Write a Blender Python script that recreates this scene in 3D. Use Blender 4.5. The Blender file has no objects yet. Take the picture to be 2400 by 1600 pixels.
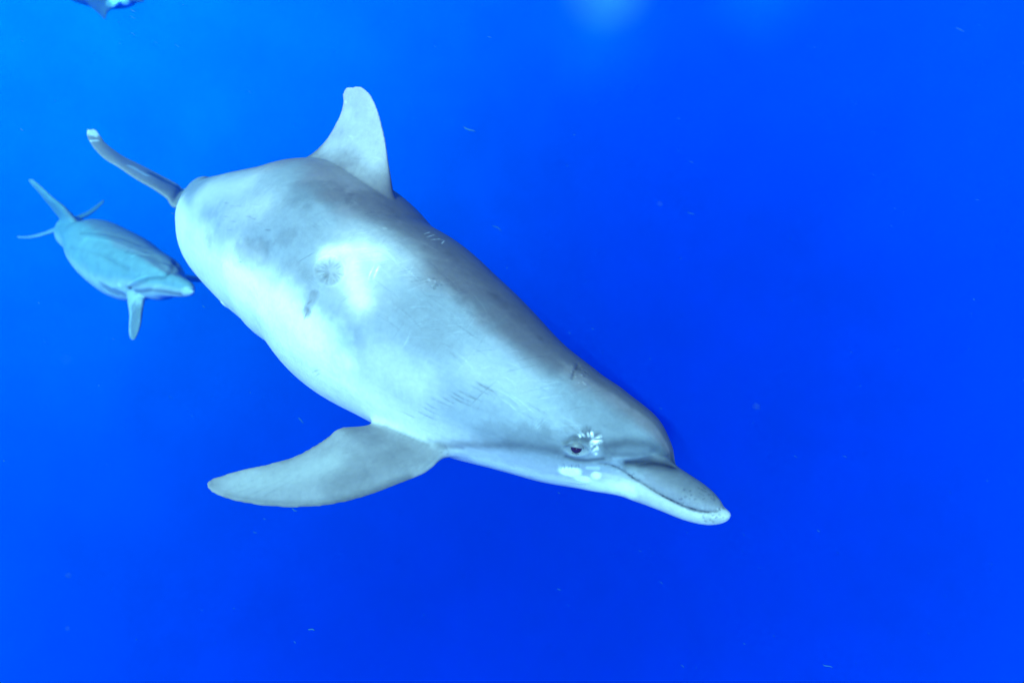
import bpy, bmesh, math, random
import numpy as np
from mathutils import Vector, Matrix

# ------------------------------------------------------------------ camera, sky, sun, exposure
scene = bpy.context.scene
COL = scene.collection
PITCH = math.radians(25)
CAM = Vector((0, 0, -5.0))                     # five metres under the sea surface (z = 0)
cam = bpy.data.objects.new('camera', bpy.data.cameras.new('camera'))
COL.objects.link(cam)
cam.location = CAM
cam.rotation_euler = (math.radians(90) - PITCH, 0, 0)
cam.data.sensor_width = 36.0
cam.data.lens = 36.0 * 1564 / 2400
cam.data.clip_start = 0.05
cam.data.clip_end = 500
cam.data.dof.use_dof = True
cam.data.dof.focus_distance = 1.48
cam.data.dof.aperture_fstop = 2.6
scene.camera = cam

SUN_EL, SUN_AZ = math.radians(31), math.radians(-16)      # behind the camera, a little to its left
sun_to = Vector((math.sin(SUN_AZ) * math.cos(SUN_EL), -math.cos(SUN_AZ) * math.cos(SUN_EL), math.sin(SUN_EL)))
world = bpy.data.worlds.new('World')
scene.world = world
world.use_nodes = True
wn = world.node_tree.nodes
wn.clear()
wsky = wn.new('ShaderNodeTexSky')
wsky.sky_type = 'NISHITA'
wsky.sun_disc = False
wsky.sun_elevation = SUN_EL
wsky.sun_rotation = math.atan2(sun_to.x, sun_to.y)
wbg = wn.new('ShaderNodeBackground')
wbg.inputs['Strength'].default_value = 0.12
wout = wn.new('ShaderNodeOutputWorld')
world.node_tree.links.new(wsky.outputs[0], wbg.inputs['Color'])
world.node_tree.links.new(wbg.outputs[0], wout.inputs['Surface'])
sun = bpy.data.objects.new('sun', bpy.data.lights.new('sun', 'SUN'))
COL.objects.link(sun)
sun.data.energy = 5.0
sun.data.angle = math.radians(0.5)
sun.data.color = (1.0, 0.95, 0.97)
sun.location = (0, 0, 20)
sun.rotation_euler = sun_to.to_track_quat('Z', 'Y').to_euler()
vs = scene.view_settings
vs.view_transform = 'Standard'
vs.look = 'None'
vs.exposure = 0.92
vs.gamma = 1.0
vs.use_curve_mapping = False
scene.cycles.use_denoising = True
scene.cycles.max_bounces = 6
scene.cycles.transparent_max_bounces = 8
scene.cycles.volume_bounces = 0
scene.cycles.volume_max_steps = 64

# ------------------------------------------------------------------ node helper
def material(name):
    m = bpy.data.materials.new(name)
    m.use_nodes = True
    m.node_tree.nodes.clear()
    nt = m.node_tree
    def N(kind, **kw):
        n = nt.nodes.new(kind)
        for k, v in kw.items():
            if k in n.inputs and not hasattr(n, k):
                n.inputs[k].default_value = v
            else:
                setattr(n, k, v)
        return n
    def math_(op, a, b=None, clamp=False):
        n = nt.nodes.new('ShaderNodeMath'); n.operation = op; n.use_clamp = clamp
        for i, x in enumerate((a, b)):
            if x is None: continue
            if isinstance(x, (int, float)): n.inputs[i].default_value = x
            else: nt.links.new(x, n.inputs[i])
        return n.outputs[0]
    out = N('ShaderNodeOutputMaterial')
    return m, nt, N, math_, out

# ------------------------------------------------------------------ the water
def make_water():
    """open water: the far water that closes the view, the sea surface above, and the blue veil near by"""
    # far water: a bowl from the surface down
    Rb, seg, rows = 60.0, 96, 40
    bm = bmesh.new()
    rings = []
    for i in range(rows + 1):
        a = -math.pi / 2 * i / rows
        z = -5 + (Rb * math.sin(a))
        rr = Rb * math.cos(a)
        if i == rows:
            rings.append([bm.verts.new((0, 0, z))]); continue
        rings.append([bm.verts.new((rr * math.cos(t), rr * math.sin(t), z)) for t in
                      (2 * math.pi * k / seg for k in range(seg))])
    top = [bm.verts.new((v.co.x, v.co.y, 0.0)) for v in rings[0]]
    rings.insert(0, top)
    for r0, r1 in zip(rings, rings[1:]):
        for k in range(seg):
            if len(r1) == 1: bm.faces.new((r0[k], r1[0], r0[(k + 1) % seg]))
            else: bm.faces.new((r0[k], r1[k], r1[(k + 1) % seg], r0[(k + 1) % seg]))
    me = bpy.data.meshes.new('water')
    bm.to_mesh(me); bm.free()
    for p in me.polygons: p.use_smooth = True
    ob = bpy.data.objects.new('water', me); COL.objects.link(ob)
    ob['kind'] = 'structure'; ob['label'] = 'deep blue open water behind the dolphins'
    m, nt, N, M, out = material('deep_water')
    L = nt.links.new
    tc = N('ShaderNodeTexCoord')
    off = N('ShaderNodeVectorMath', operation='ADD'); off.inputs[1].default_value = (0, 0, 5.0)
    L(tc.outputs['Object'], off.inputs[0])
    nrm = N('ShaderNodeVectorMath', operation='NORMALIZE'); L(off.outputs[0], nrm.inputs[0])
    def dot(v):
        d = N('ShaderNodeVectorMath', operation='DOT_PRODUCT'); L(nrm.outputs[0], d.inputs[0])
        d.inputs[1].default_value = Vector(v).normalized(); return d.outputs['Value']
    # the water is darkest straight away from the sun and glows towards the sunlit surface
    anti = dot((0.03, math.cos(math.radians(37)), -math.sin(math.radians(37))))
    ang = M('ARCCOSINE', anti)
    t = M('DIVIDE', ang, math.radians(60), True)
    ramp = N('ShaderNodeValToRGB')
    cr = ramp.color_ramp
    cr.interpolation = 'B_SPLINE'
    cr.elements[0].position = 0.0; cr.elements[0].color = (0.0, 0.002, 0.24, 1)
    cr.elements[1].position = 1.0; cr.elements[1].color = (0.0, 0.092, 0.70, 1)
    for p, c in ((0.3, (0.0, 0.006, 0.36, 1)), (0.6, (0.0, 0.022, 0.55, 1))):
        e = cr.elements.new(p); e.color = c
    L(t, ramp.inputs[0])
    # brighter water up towards the left
    g = M('POWER', M('MAXIMUM', dot((-0.72, 0.75, 0.28)), 0.0), 5.0)
    glow = N('ShaderNodeMix', data_type='RGBA', blend_type='ADD')
    L(g, glow.inputs[0]); L(ramp.outputs[0], glow.inputs[6]); glow.inputs[7].default_value = (0.0, 0.27, 0.1, 1)
    # light patches on the underside of the surface, far away
    def patch(prev, v, width, colour, squeeze=1.0):
        d = M('ARCCOSINE', dot(v))
        s = M('POWER', M('SUBTRACT', 1.0, M('DIVIDE', d, math.radians(width), True)), 1.6)
        x = N('ShaderNodeMix', data_type='RGBA', blend_type='ADD')
        L(s, x.inputs[0]); L(prev, x.inputs[6]); x.inputs[7].default_value = colour
        return x.outputs[2]
    cur = patch(glow.outputs[2], PX_PATCH_A, 4.4, (0.28, 0.34, 0.1, 1))
    cur = patch(cur, PX_PATCH_B, 6.0, (0.0, 0.06, 0.05, 1))
    cur = patch(cur, PX_PATCH_C, 5.0, (0.0, 0.08, 0.05, 1))
    # slight unevenness of the water
    nz = N('ShaderNodeTexNoise'); nz.inputs['Scale'].default_value = 9.0; nz.inputs['Detail'].default_value = 7; nz.inputs['Roughness'].default_value = 0.62
    L(nrm.outputs[0], nz.inputs['Vector'])
    mr = N('ShaderNodeMapRange'); mr.inputs[1].default_value = 0.3; mr.inputs[2].default_value = 0.7
    mr.inputs[3].default_value = 0.85; mr.inputs[4].default_value = 1.15
    L(nz.outputs[0], mr.inputs[0])
    em = N('ShaderNodeEmission'); L(cur, em.inputs['Color']); L(mr.outputs[0], em.inputs['Strength'])
    L(em.outputs[0], out.inputs['Surface'])
    me.materials.append(m)

    # sea surface seen from below
    n = 80
    xs = np.linspace(-Rb, Rb, n + 1)
    rng = np.random.default_rng(3)
    verts, faces = [], []
    idx = {}
    for j in range(n + 1):
        for i in range(n + 1):
            x, y = xs[i], xs[j]
            z = 0.08 * math.sin(x * 0.9 + 0.4 * y) + 0.06 * math.sin(1.3 * y - 0.5 * x + 1) + 0.12
            verts.append((x, y, z))
    for j in range(n):
        for i in range(n):
            a = j * (n + 1) + i
            faces.append((a, a + n + 1, a + n + 2, a + 1))
    me = bpy.data.meshes.new('water_surface'); me.from_pydata(verts, [], faces)
    for p in me.polygons: p.use_smooth = True
    ob = bpy.data.objects.new('water_surface', me); COL.objects.link(ob)
    ob['kind'] = 'structure'; ob['label'] = 'rippled sea surface high above the dolphins'
    m, nt, N, M, out = material('sea_surface')
    L = nt.links.new
    tc = N('ShaderNodeTexCoord')
    # the ripples focus and spread the sunlight: a soft net of light
    nz = N('ShaderNodeTexNoise'); nz.inputs['Scale'].default_value = 1.3; nz.inputs['Detail'].default_value = 1
    L(tc.outputs['Object'], nz.inputs['Vector'])
    mx = N('ShaderNodeMix', data_type='VECTOR'); mx.inputs[0].default_value = 0.25
    L(tc.outputs['Object'], mx.inputs[4]); L(nz.outputs[1], mx.inputs[5])
    vo = N('ShaderNodeTexVoronoi', feature='SMOOTH_F1'); vo.inputs['Scale'].default_value = 2.6
    L(mx.outputs[1], vo.inputs['Vector'])
    mr = N('ShaderNodeMapRange'); mr.inputs[1].default_value = 0.1; mr.inputs[2].default_value = 0.6
    mr.inputs[3].default_value = 0.80; mr.inputs[4].default_value = 1.0
    L(vo.outputs['Distance'], mr.inputs[0])
    col = N('ShaderNodeMix', data_type='RGBA', blend_type='MULTIPLY'); col.inputs[0].default_value = 1
    L(mr.outputs[0], col.inputs[6]); col.inputs[7].default_value = SURF_TINT
    tr = N('ShaderNodeBsdfTransparent'); L(col.outputs[2], tr.inputs['Color'])
    gl = N('ShaderNodeBsdfGlossy'); gl.inputs['Roughness'].default_value = 0.15
    gl.inputs['Color'].default_value = (0.75, 0.9, 1.0, 1)
    geo = N('ShaderNodeNewGeometry')
    d = N('ShaderNodeVectorMath', operation='DOT_PRODUCT')
    L(geo.outputs['Normal'], d.inputs[0]); L(geo.outputs['Incoming'], d.inputs[1])
    f = N('ShaderNodeMapRange'); f.inputs[1].default_value = 0.2; f.inputs[2].default_value = 0.45
    f.inputs[3].default_value = 1.0; f.inputs[4].default_value = 0.03
    L(M('ABSOLUTE', d.outputs['Value']), f.inputs[0])
    mixs = N('ShaderNodeMixShader'); L(f.outputs[0], mixs.inputs[0]); L(tr.outputs[0], mixs.inputs[1]); L(gl.outputs[0], mixs.inputs[2])
    L(mixs.outputs[0], out.inputs['Surface'])
    me.materials.append(m)

def make_haze():
    x0, x1, y0, y1, z0, z1 = -11, 11, -2.5, 12.5, -14, -3.8
    v = [(x, y, z) for z in (z0, z1) for y in (y0, y1) for x in (x0, x1)]
    f = [(0, 2, 3, 1), (4, 5, 7, 6), (0, 1, 5, 4), (2, 6, 7, 3), (0, 4, 6, 2), (1, 3, 7, 5)]
    me = bpy.data.meshes.new('haze'); me.from_pydata(v, [], f)
    ob = bpy.data.objects.new('haze', me); COL.objects.link(ob)
    ob['kind'] = 'stuff'; ob['label'] = 'blue veil of sea water around the dolphins'
    m, nt, N, M, out = material('water_haze')
    pv = N('ShaderNodeVolumePrincipled')
    pv.inputs['Color'].default_value = HAZE_COL
    pv.inputs['Absorption Color'].default_value = HAZE_ABS
    pv.inputs['Density'].default_value = HAZE_DENS
    nt.links.new(pv.outputs[0], out.inputs['Volume'])
    me.materials.append(m)

SURF_TINT = (0.92, 1.0, 1.0, 1)
HAZE_COL = (0.0, 0.025, 0.22, 1)
HAZE_ABS = (0.03, 0.64, 1.0, 1)
HAZE_DENS = 0.25
def cam_dir(u, v):                              # direction of the light patches seen at the top of the view
    x, y = (u - 1200) / 1564, (800 - v) / 1564
    return (x, math.cos(PITCH) + y * math.sin(PITCH), -math.sin(PITCH) + y * math.cos(PITCH))
PX_PATCH_A, PX_PATCH_B, PX_PATCH_C = cam_dir(1425, -50), cam_dir(1400, 60), cam_dir(1790, -30)
make_water()
make_haze()

# ------------------------------------------------------------------ shaping helpers
def catmull(P, n):
    """n samples along the rows of P (any width)"""
    P = np.asarray(P, float)
    d = np.r_[0, np.cumsum(np.maximum(np.linalg.norm(np.diff(P[:, :3], axis=0), axis=1), 1e-4) ** 0.5)]
    t = np.linspace(0, d[-1], n)
    # finite difference tangents (monotone-ish cubic hermite)
    m = np.gradient(P, d, axis=0)
    k = np.clip(np.searchsorted(d, t, side='right') - 1, 0, len(d) - 2)
    h = (d[k + 1] - d[k])[:, None]
    s = ((t - d[k]) / (d[k + 1] - d[k]))[:, None]
    return ((2 * s ** 3 - 3 * s ** 2 + 1) * P[k] + (s ** 3 - 2 * s ** 2 + s) * h * m[k]
            + (-2 * s ** 3 + 3 * s ** 2) * P[k + 1] + (s ** 3 - s ** 2) * h * m[k + 1])

def unit(a): return a / np.maximum(np.linalg.norm(a, axis=-1, keepdims=True), 1e-9)

def frames(table, n):
    S = catmull(table, n)
    c, d, rh, rw = S[:, :3], S[:, 3:6], S[:, 6], S[:, 7]
    t = unit(np.gradient(c, axis=0))
    d = unit(d - t * (d * t).sum(1, keepdims=True))
    return c, d, np.cross(t, d), t, np.maximum(rh, 0.002), np.maximum(rw, 0.002)

def grid_mesh(rings):
    """closed tube from rings (n, k, 3) with domed ends"""
    n, k, _ = rings.shape
    v = rings.reshape(-1, 3)
    c0, c1 = rings[0].mean(0), rings[-1].mean(0)
    v = np.vstack([v, c0 + (c0 - rings[1].mean(0)) * 0.3, c1 + (c1 - rings[-2].mean(0)) * 0.3])
    f = []
    for i in range(n - 1):
        for j in range(k):
            j2 = (j + 1) % k
            f.append((i * k + j, i * k + j2, (i + 1) * k + j2, (i + 1) * k + j))
    for j in range(k):
        f.append((j, n * k, (j + 1) % k))
        f.append(((n - 1) * k + j, (n - 1) * k + (j + 1) % k, n * k + 1))
    return v, f

def loft(table, n=140, k=56):
    c, d, l, t, rh, rw = frames(table, n)
    a = np.linspace(0, 2 * np.pi, k, endpoint=False)
    return grid_mesh(c[:, None] + np.cos(a)[None, :, None] * d[:, None] * rh[:, None, None]
                     + np.sin(a)[None, :, None] * l[:, None] * rw[:, None, None])

def fin(table, n=70, half=14, thin=0.009):
    S = catmull(table, n)
    Lp, Tp, th = S[:, :3], S[:, 3:6], S[:, 6]
    span = unit(np.gradient((Lp + Tp) / 2, axis=0))
    ch = Tp - Lp
    nr = unit(np.cross(span, ch))
    x = (1 - np.cos(np.linspace(0, np.pi, half))) / 2
    prof = 1.9 * np.sqrt(x) * (1 - x) ** 0.9 / 1.02
    prof = np.clip(prof, 0, 1)
    rings = []
    for i in range(n):
        tt = np.maximum(prof * th[i] / 2, thin / 2 * np.minimum(1, np.sqrt(np.clip(4 * x * 3 * (1 - x) * 3, 0, 1))))
        up = Lp[i] + x[:, None] * ch[i] + nr[i] * tt[:, None]
        dn = Lp[i] + x[:, None] * ch[i] - nr[i] * tt[:, None]
        rings.append(np.vstack([up, dn[-2:0:-1]]))
    return grid_mesh(np.array(rings))

def union(name, shapes, voxel, smooth):
    verts, faces, o = [], [], 0
    for v, f in shapes:
        verts.append(v); faces += [tuple(i + o for i in q) for q in f]; o += len(v)
    me = bpy.data.meshes.new(name)
    me.from_pydata(np.vstack(verts).tolist(), [], faces)
    bm = bmesh.new(); bm.from_mesh(me)
    bmesh.ops.recalc_face_normals(bm, faces=bm.faces)
    bm.to_mesh(me); bm.free()
    ob = bpy.data.objects.new(name, me); COL.objects.link(ob)
    r = ob.modifiers.new('r', 'REMESH'); r.mode = 'VOXEL'; r.voxel_size = voxel; r.use_smooth_shade = True
    s = ob.modifiers.new('s', 'SMOOTH'); s.factor = 0.5; s.iterations = smooth
    dg = bpy.context.evaluated_depsgraph_get(); dg.update()
    res = bpy.data.meshes.new_from_object(ob.evaluated_get(dg))
    bpy.data.objects.remove(ob); bpy.data.meshes.remove(me)
    res.name = name
    return res

def coords(me):
    a = np.empty(len(me.vertices) * 3); me.vertices.foreach_get('co', a); return a.reshape(-1, 3)
def normals(me):
    a = np.empty(len(me.vertices) * 3); me.vertices.foreach_get('normal', a); return a.reshape(-1, 3)
def set_coords(me, v):
    me.vertices.foreach_set('co', v.ravel()); me.update()

def hash3(i, j, k):
    h = (i.astype(np.int64) * 374761393 + j.astype(np.int64) * 668265263 + k.astype(np.int64) * 2147483647) & 0xffffffff
    h = ((h ^ (h >> 13)) * 1274126177) & 0xffffffff
    return ((h ^ (h >> 16)) & 0xffff) / 65535.0
def vnoise(p, scale, octaves=3):
    """value noise in 0..1"""
    out, amp, tot = 0, 1.0, 0
    q = p * scale
    for o in range(octaves):
        b = np.floor(q); fr = q - b; fr = fr * fr * (3 - 2 * fr); b = b.astype(np.int64)
        s = 0
        for dx in (0, 1):
            for dy in (0, 1):
                for dz in (0, 1):
                    w = (fr[:, 0] if dx else 1 - fr[:, 0]) * (fr[:, 1] if dy else 1 - fr[:, 1]) * (fr[:, 2] if dz else 1 - fr[:, 2])
                    s = s + w * hash3(b[:, 0] + dx, b[:, 1] + dy, b[:, 2] + dz)
        out = out + amp * s; tot += amp; amp *= 0.5; q = q * 2.03 + 17.3
    return out / tot
def sstep(a, b, x):
    t = np.clip((x - a) / (b - a), 0, 1); return t * t * (3 - 2 * t)
def seg_dist(p, A, B):
    d = B - A; t = np.clip(((p - A) @ d) / max(d @ d, 1e-12), 0, 1)
    return np.linalg.norm(p - A - t[:, None] * d, axis=1), t

def body_coords(v, table, n=260):
    c, d, l, t, rh, rw = frames(table, n)
    idx = np.empty(len(v), int); dist = np.empty(len(v))
    c2 = ((c ** 2).sum(1) / 2).astype(np.float32)[None]; ct = c.T.astype(np.float32)
    for a in range(0, len(v), 20000):              # nearest point of the spine
        idx[a:a + 20000] = (c2 - v[a:a + 20000].astype(np.float32) @ ct).argmin(1)
    r = v - c[idx]
    e = (r * d[idx]).sum(1) / rh[idx]
    s = (r * l[idx]).sum(1) / rw[idx]
    arc = np.r_[0, np.cumsum(np.linalg.norm(np.diff(c, axis=0), axis=1))]
    rr = np.sqrt(e * e + s * s)
    return arc[idx], e / np.maximum(rr, 1e-6), s / np.maximum(rr, 1e-6), rr

def skin_material(name, rough, bump, grain):
    m, nt, N, M, out = material(name)
    L = nt.links.new
    at = N('ShaderNodeAttribute', attribute_name='pigment')
    tc = N('ShaderNodeTexCoord')
    n1 = N('ShaderNodeTexNoise'); n1.inputs['Scale'].default_value = 75; n1.inputs['Detail'].default_value = 6; n1.inputs['Roughness'].default_value = 0.65
    L(tc.outputs['Object'], n1.inputs['Vector'])
    mr = N('ShaderNodeMapRange'); mr.inputs[1].default_value = 0.3; mr.inputs[2].default_value = 0.7
    mr.inputs[3].default_value = 1 - grain; mr.inputs[4].default_value = 1 + grain
    L(n1.outputs[0], mr.inputs[0])
    mx = N('ShaderNodeMix', data_type='RGBA', blend_type='MULTIPLY'); mx.inputs[0].default_value = 1
    L(at.outputs['Color'], mx.inputs[6]); L(mr.outputs[0], mx.inputs[7])
    bp = N('ShaderNodeBump'); bp.inputs['Strength'].default_value = bump; bp.inputs['Distance'].default_value = 0.004
    L(n1.outputs[0], bp.inputs['Height'])
    b = N('ShaderNodeBsdfPrincipled')
    b.inputs['Roughness'].default_value = rough
    b.inputs['IOR'].default_value = 1.16
    L(mx.outputs[2], b.inputs['Base Color']); L(bp.outputs[0], b.inputs['Normal'])
    L(b.outputs[0], out.inputs['Surface'])
    return m

def set_pigment(me, col):
    a = me.color_attributes.new('pigment', 'FLOAT_COLOR', 'POINT')
    rgba = np.ones((len(me.vertices), 4)); rgba[:, :3] = np.clip(col, 0, 0.9)
    a.data.foreach_set('color', rgba.ravel())

def mix(a, b, t): return a + (b - a) * t[:, None]

def finish(name, me, mat, label, category, group):
    """one dolphin: its body mesh is the thing, origin at the middle of the body"""
    v = coords(me); o = v.mean(0); set_coords(me, v - o)
    me.polygons.foreach_set('use_smooth', np.ones(len(me.polygons), bool))
    me.materials.append(mat)
    ob = bpy.data.objects.new(name, me); COL.objects.link(ob)
    ob.location = o
    ob['label'] = label; ob['category'] = category; ob['group'] = group
    return ob

def eye_part(parent, pos, nrm, up, r, lab=None):
    """eyeball with iris and pupil, set into the head"""
    pos, nrm, up = Vector(pos), Vector(nrm).normalized(), Vector(up)
    xax = up.cross(nrm).normalized(); yax = nrm.cross(xax)
    rot = Matrix((xax, yax, nrm)).transposed().to_4x4()
    def ball(name, rad, mat, zs=1.0, seg=24):
        bm = bmesh.new(); bmesh.ops.create_uvsphere(bm, u_segments=seg, v_segments=16, radius=rad)
        for vv in bm.verts: vv.co.z *= zs
        me = bpy.data.meshes.new(name); bm.to_mesh(me); bm.free()
        for p in me.polygons: p.use_smooth = True
        me.materials.append(mat)
        o = bpy.data.objects.new(name, me); COL.objects.link(o); return o
    e = ball('eye', r, EYE_WHITE)
    e.parent = parent
    e.matrix_local = Matrix.Translation(pos - parent.location) @ rot
    i = ball('iris', r * 0.76, EYE_DARK, 0.55)
    i.parent = e; i.location = (0, 0, r * 0.58)
    for sgn, open_ in ((1, -0.2), (-1, 0.86)):
        bm = bmesh.new(); bmesh.ops.create_uvsphere(bm, u_segments=28, v_segments=20, radius=r * 1.13)
        bmesh.ops.bisect_plane(bm, geom=bm.verts[:] + bm.edges[:] + bm.faces[:], plane_co=(0, sgn * r * open_, 0),
                               plane_no=(0, sgn * 0.94, -0.34 if sgn > 0 else 0.1), clear_inner=True)
        me = bpy.data.meshes.new('eyelid'); bm.to_mesh(me); bm.free()
        for p in me.polygons: p.use_smooth = True
        me.materials.append(LID)
        so = bpy.data.objects.new('eyelid', me); COL.objects.link(so); so.parent = e
        sm = so.modifiers.new('thick', 'SOLIDIFY'); sm.thickness = r * 0.14; sm.offset = 0
    return e

def plain(name, col, rough, ior=1.4):
    m, nt, N, M, out = material(name)
    b = N('ShaderNodeBsdfPrincipled'); b.inputs['Base Color'].default_value = (*col, 1)
    b.inputs['Roughness'].default_value = rough; b.inputs['IOR'].default_value = ior
    nz = N('ShaderNodeTexNoise'); nz.inputs['Scale'].default_value = 300
    mr = N('ShaderNodeMix', data_type='RGBA', blend_type='MULTIPLY'); mr.inputs[0].default_value = 0.3
    mr.inputs[6].default_value = (*col, 1); nt.links.new(nz.outputs[1], mr.inputs[7])
    nt.links.new(mr.outputs[2], b.inputs['Base Color'])
    nt.links.new(b.outputs[0], out.inputs['Surface']); return m
EYE_DARK = plain('dark_iris', (0.03, 0.008, 0.012), 0.12)
LID = plain('eyelid_skin', (0.17, 0.18, 0.18), 0.45)
EYE_WHITE = plain('eye_skin', (0.14, 0.15, 0.17), 0.3)

# ------------------------------------------------------------------ the big dolphin
BODY = np.array([
    (0.3287, 1.1377, -5.8138, 0.3313, 0.0768, 0.9404, 0.0125, 0.0113),
    (0.3220, 1.1478, -5.8158, 0.3859, 0.0669, 0.9201, 0.0255, 0.0234),
    (0.3064, 1.1618, -5.8093, 0.3206, 0.0762, 0.9442, 0.0437, 0.0402),
    (0.2722, 1.1836, -5.7981, 0.2597, 0.0815, 0.9622, 0.0767, 0.0706),
    (0.2095, 1.2175, -5.7964, 0.3501, 0.0652, 0.9344, 0.1115, 0.1037),
    (0.1400, 1.2525, -5.7922, 0.3965, 0.0712, 0.9153, 0.1353, 0.1285),
    (0.0493, 1.3050, -5.7744, 0.4200, 0.0815, 0.9038, 0.1597, 0.1549),
    (-0.0650, 1.3756, -5.7412, 0.4175, 0.0986, 0.9033, 0.2018, 0.2018),
    (-0.1663, 1.4559, -5.7110, 0.4137, 0.1180, 0.9027, 0.2293, 0.2293),
    (-0.2647, 1.5370, -5.6790, 0.3897, 0.1421, 0.9099, 0.2511, 0.2511),
    (-0.3744, 1.6267, -5.6524, 0.4084, 0.1584, 0.8989, 0.2620, 0.2620),
    (-0.4650, 1.7274, -5.6022, 0.4415, 0.1714, 0.8808, 0.2677, 0.2624),
    (-0.5756, 1.8266, -5.5787, 0.4775, 0.1829, 0.8594, 0.2693, 0.2559),
    (-0.7216, 1.9276, -5.5750, 0.4961, 0.1981, 0.8453, 0.2305, 0.2121),
    (-0.8706, 2.0425, -5.5653, 0.5880, 0.1912, 0.7860, 0.1822, 0.1603),
    (-0.9834, 2.1672, -5.5581, 0.5949, 0.1911, 0.7807, 0.1391, 0.1113),
    (-1.0758, 2.2859, -5.5638, 0.5546, 0.2049, 0.8065, 0.1039, 0.0748),
    (-1.1502, 2.4502, -5.5664, 0.4523, 0.2312, 0.8614, 0.0885, 0.0566),
    (-1.2560, 2.6149, -5.6154, 0.4701, 0.2277, 0.8528, 0.0469, 0.0281),
    (-1.3409, 2.7839, -5.6552, 0.4403, 0.2343, 0.8667, 0.0295, 0.0207),
])
UPPER = np.array([
    (0.2025, 1.2078, -5.8409, 0.2597, 0.0815, 0.9622, 0.0454, 0.0522),
    (0.2521, 1.1690, -5.8293, 0.2597, 0.0815, 0.9622, 0.0451, 0.0518),
    (0.2928, 1.1411, -5.8302, 0.2597, 0.0815, 0.9622, 0.0407, 0.0468),
    (0.3162, 1.1167, -5.8352, 0.2597, 0.0815, 0.9622, 0.0365, 0.0420),
    (0.3414, 1.0929, -5.8388, 0.2597, 0.0815, 0.9622, 0.0342, 0.0394),
    (0.3700, 1.0690, -5.8428, 0.2597, 0.0815, 0.9622, 0.0303, 0.0348),
    (0.3914, 1.0525, -5.8426, 0.2597, 0.0815, 0.9622, 0.0222, 0.0256),
    (0.4026, 1.0450, -5.8397, 0.2597, 0.0815, 0.9622, 0.0136, 0.0156),
    (0.4099, 1.0415, -5.8379, 0.2597, 0.0815, 0.9622, 0.0051, 0.0058),
])
LOWER = np.array([
    (0.1097, 1.2237, -5.8658, 0.2597, 0.0815, 0.9622, 0.0423, 0.0538),
    (0.1735, 1.1925, -5.8619, 0.2597, 0.0815, 0.9622, 0.0453, 0.0575),
    (0.2299, 1.1619, -5.8565, 0.2597, 0.0815, 0.9622, 0.0406, 0.0516),
    (0.2783, 1.1288, -5.8564, 0.2597, 0.0815, 0.9622, 0.0361, 0.0459),
    (0.3168, 1.0998, -5.8594, 0.2597, 0.0815, 0.9622, 0.0319, 0.0406),
    (0.3536, 1.0708, -5.8626, 0.2597, 0.0815, 0.9622, 0.0279, 0.0354),
    (0.3792, 1.0521, -5.8625, 0.2597, 0.0815, 0.9622, 0.0232, 0.0295),
    (0.4016, 1.0391, -5.8572, 0.2597, 0.0815, 0.9622, 0.0187, 0.0238),
    (0.4148, 1.0316, -5.8521, 0.2597, 0.0815, 0.9622, 0.0127, 0.0161),
    (0.4225, 1.0279, -5.8480, 0.2597, 0.0815, 0.9622, 0.0050, 0.0064),
])
DORSAL = np.array([
    (-0.2895, 1.6528, -5.4782, -0.6149, 1.8812, -5.4614, 0.1500),
    (-0.2988, 1.6756, -5.4054, -0.6092, 1.9130, -5.3696, 0.1200),
    (-0.3010, 1.7013, -5.3505, -0.5805, 1.9303, -5.3207, 0.0850),
    (-0.3063, 1.7241, -5.3134, -0.5444, 1.9320, -5.2935, 0.0560),
    (-0.3213, 1.7624, -5.2667, -0.5098, 1.9371, -5.2588, 0.0380),
    (-0.3375, 1.8059, -5.2207, -0.4804, 1.9378, -5.2218, 0.0280),
    (-0.3552, 1.8418, -5.1792, -0.4620, 1.9278, -5.1842, 0.0210),
    (-0.3778, 1.8727, -5.1485, -0.4582, 1.9244, -5.1560, 0.0150),
    (-0.3996, 1.8897, -5.1358, -0.4450, 1.9159, -5.1387, 0.0090),
])
FLIPPER = np.array([
    (-0.0988, 1.2660, -5.8344, -0.2847, 1.3943, -5.8194, 0.0700),
    (-0.1244, 1.2140, -5.8395, -0.3042, 1.3532, -5.8249, 0.0650),
    (-0.1437, 1.1872, -5.8377, -0.3205, 1.3210, -5.8229, 0.0550),
    (-0.1843, 1.1560, -5.8455, -0.3499, 1.2970, -5.8033, 0.0470),
    (-0.2367, 1.1341, -5.8570, -0.3782, 1.2595, -5.7891, 0.0430),
    (-0.2925, 1.1123, -5.8681, -0.4039, 1.2354, -5.8052, 0.0380),
    (-0.3527, 1.0971, -5.8771, -0.4346, 1.2132, -5.8175, 0.0330),
    (-0.4135, 1.0897, -5.8812, -0.4674, 1.1923, -5.8267, 0.0280),
    (-0.4739, 1.0857, -5.8779, -0.5133, 1.1736, -5.8314, 0.0230),
    (-0.5313, 1.0883, -5.8723, -0.5627, 1.1561, -5.8334, 0.0180),
    (-0.5799, 1.0932, -5.8619, -0.6018, 1.1380, -5.8367, 0.0130),
    (-0.6087, 1.1021, -5.8546, -0.6221, 1.1305, -5.8411, 0.0090),
    (-0.6202, 1.1066, -5.8450, -0.6266, 1.1200, -5.8398, 0.0050),
])
FARFLIP = np.array([
    (-0.1010, 1.5738, -5.8842, -0.2593, 1.6290, -5.8603, 0.0800),
    (-0.1453, 1.6787, -5.9431, -0.2875, 1.7318, -5.9002, 0.0550),
    (-0.2188, 1.7717, -5.9803, -0.3673, 1.8286, -5.9056, 0.0400),
    (-0.3370, 1.8650, -5.9695, -0.4647, 1.9179, -5.9035, 0.0300),
    (-0.4594, 1.9481, -5.9333, -0.5490, 1.9902, -5.8904, 0.0200),
    (-0.5540, 2.0084, -5.8985, -0.5998, 2.0267, -5.8830, 0.0080),
])
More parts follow.
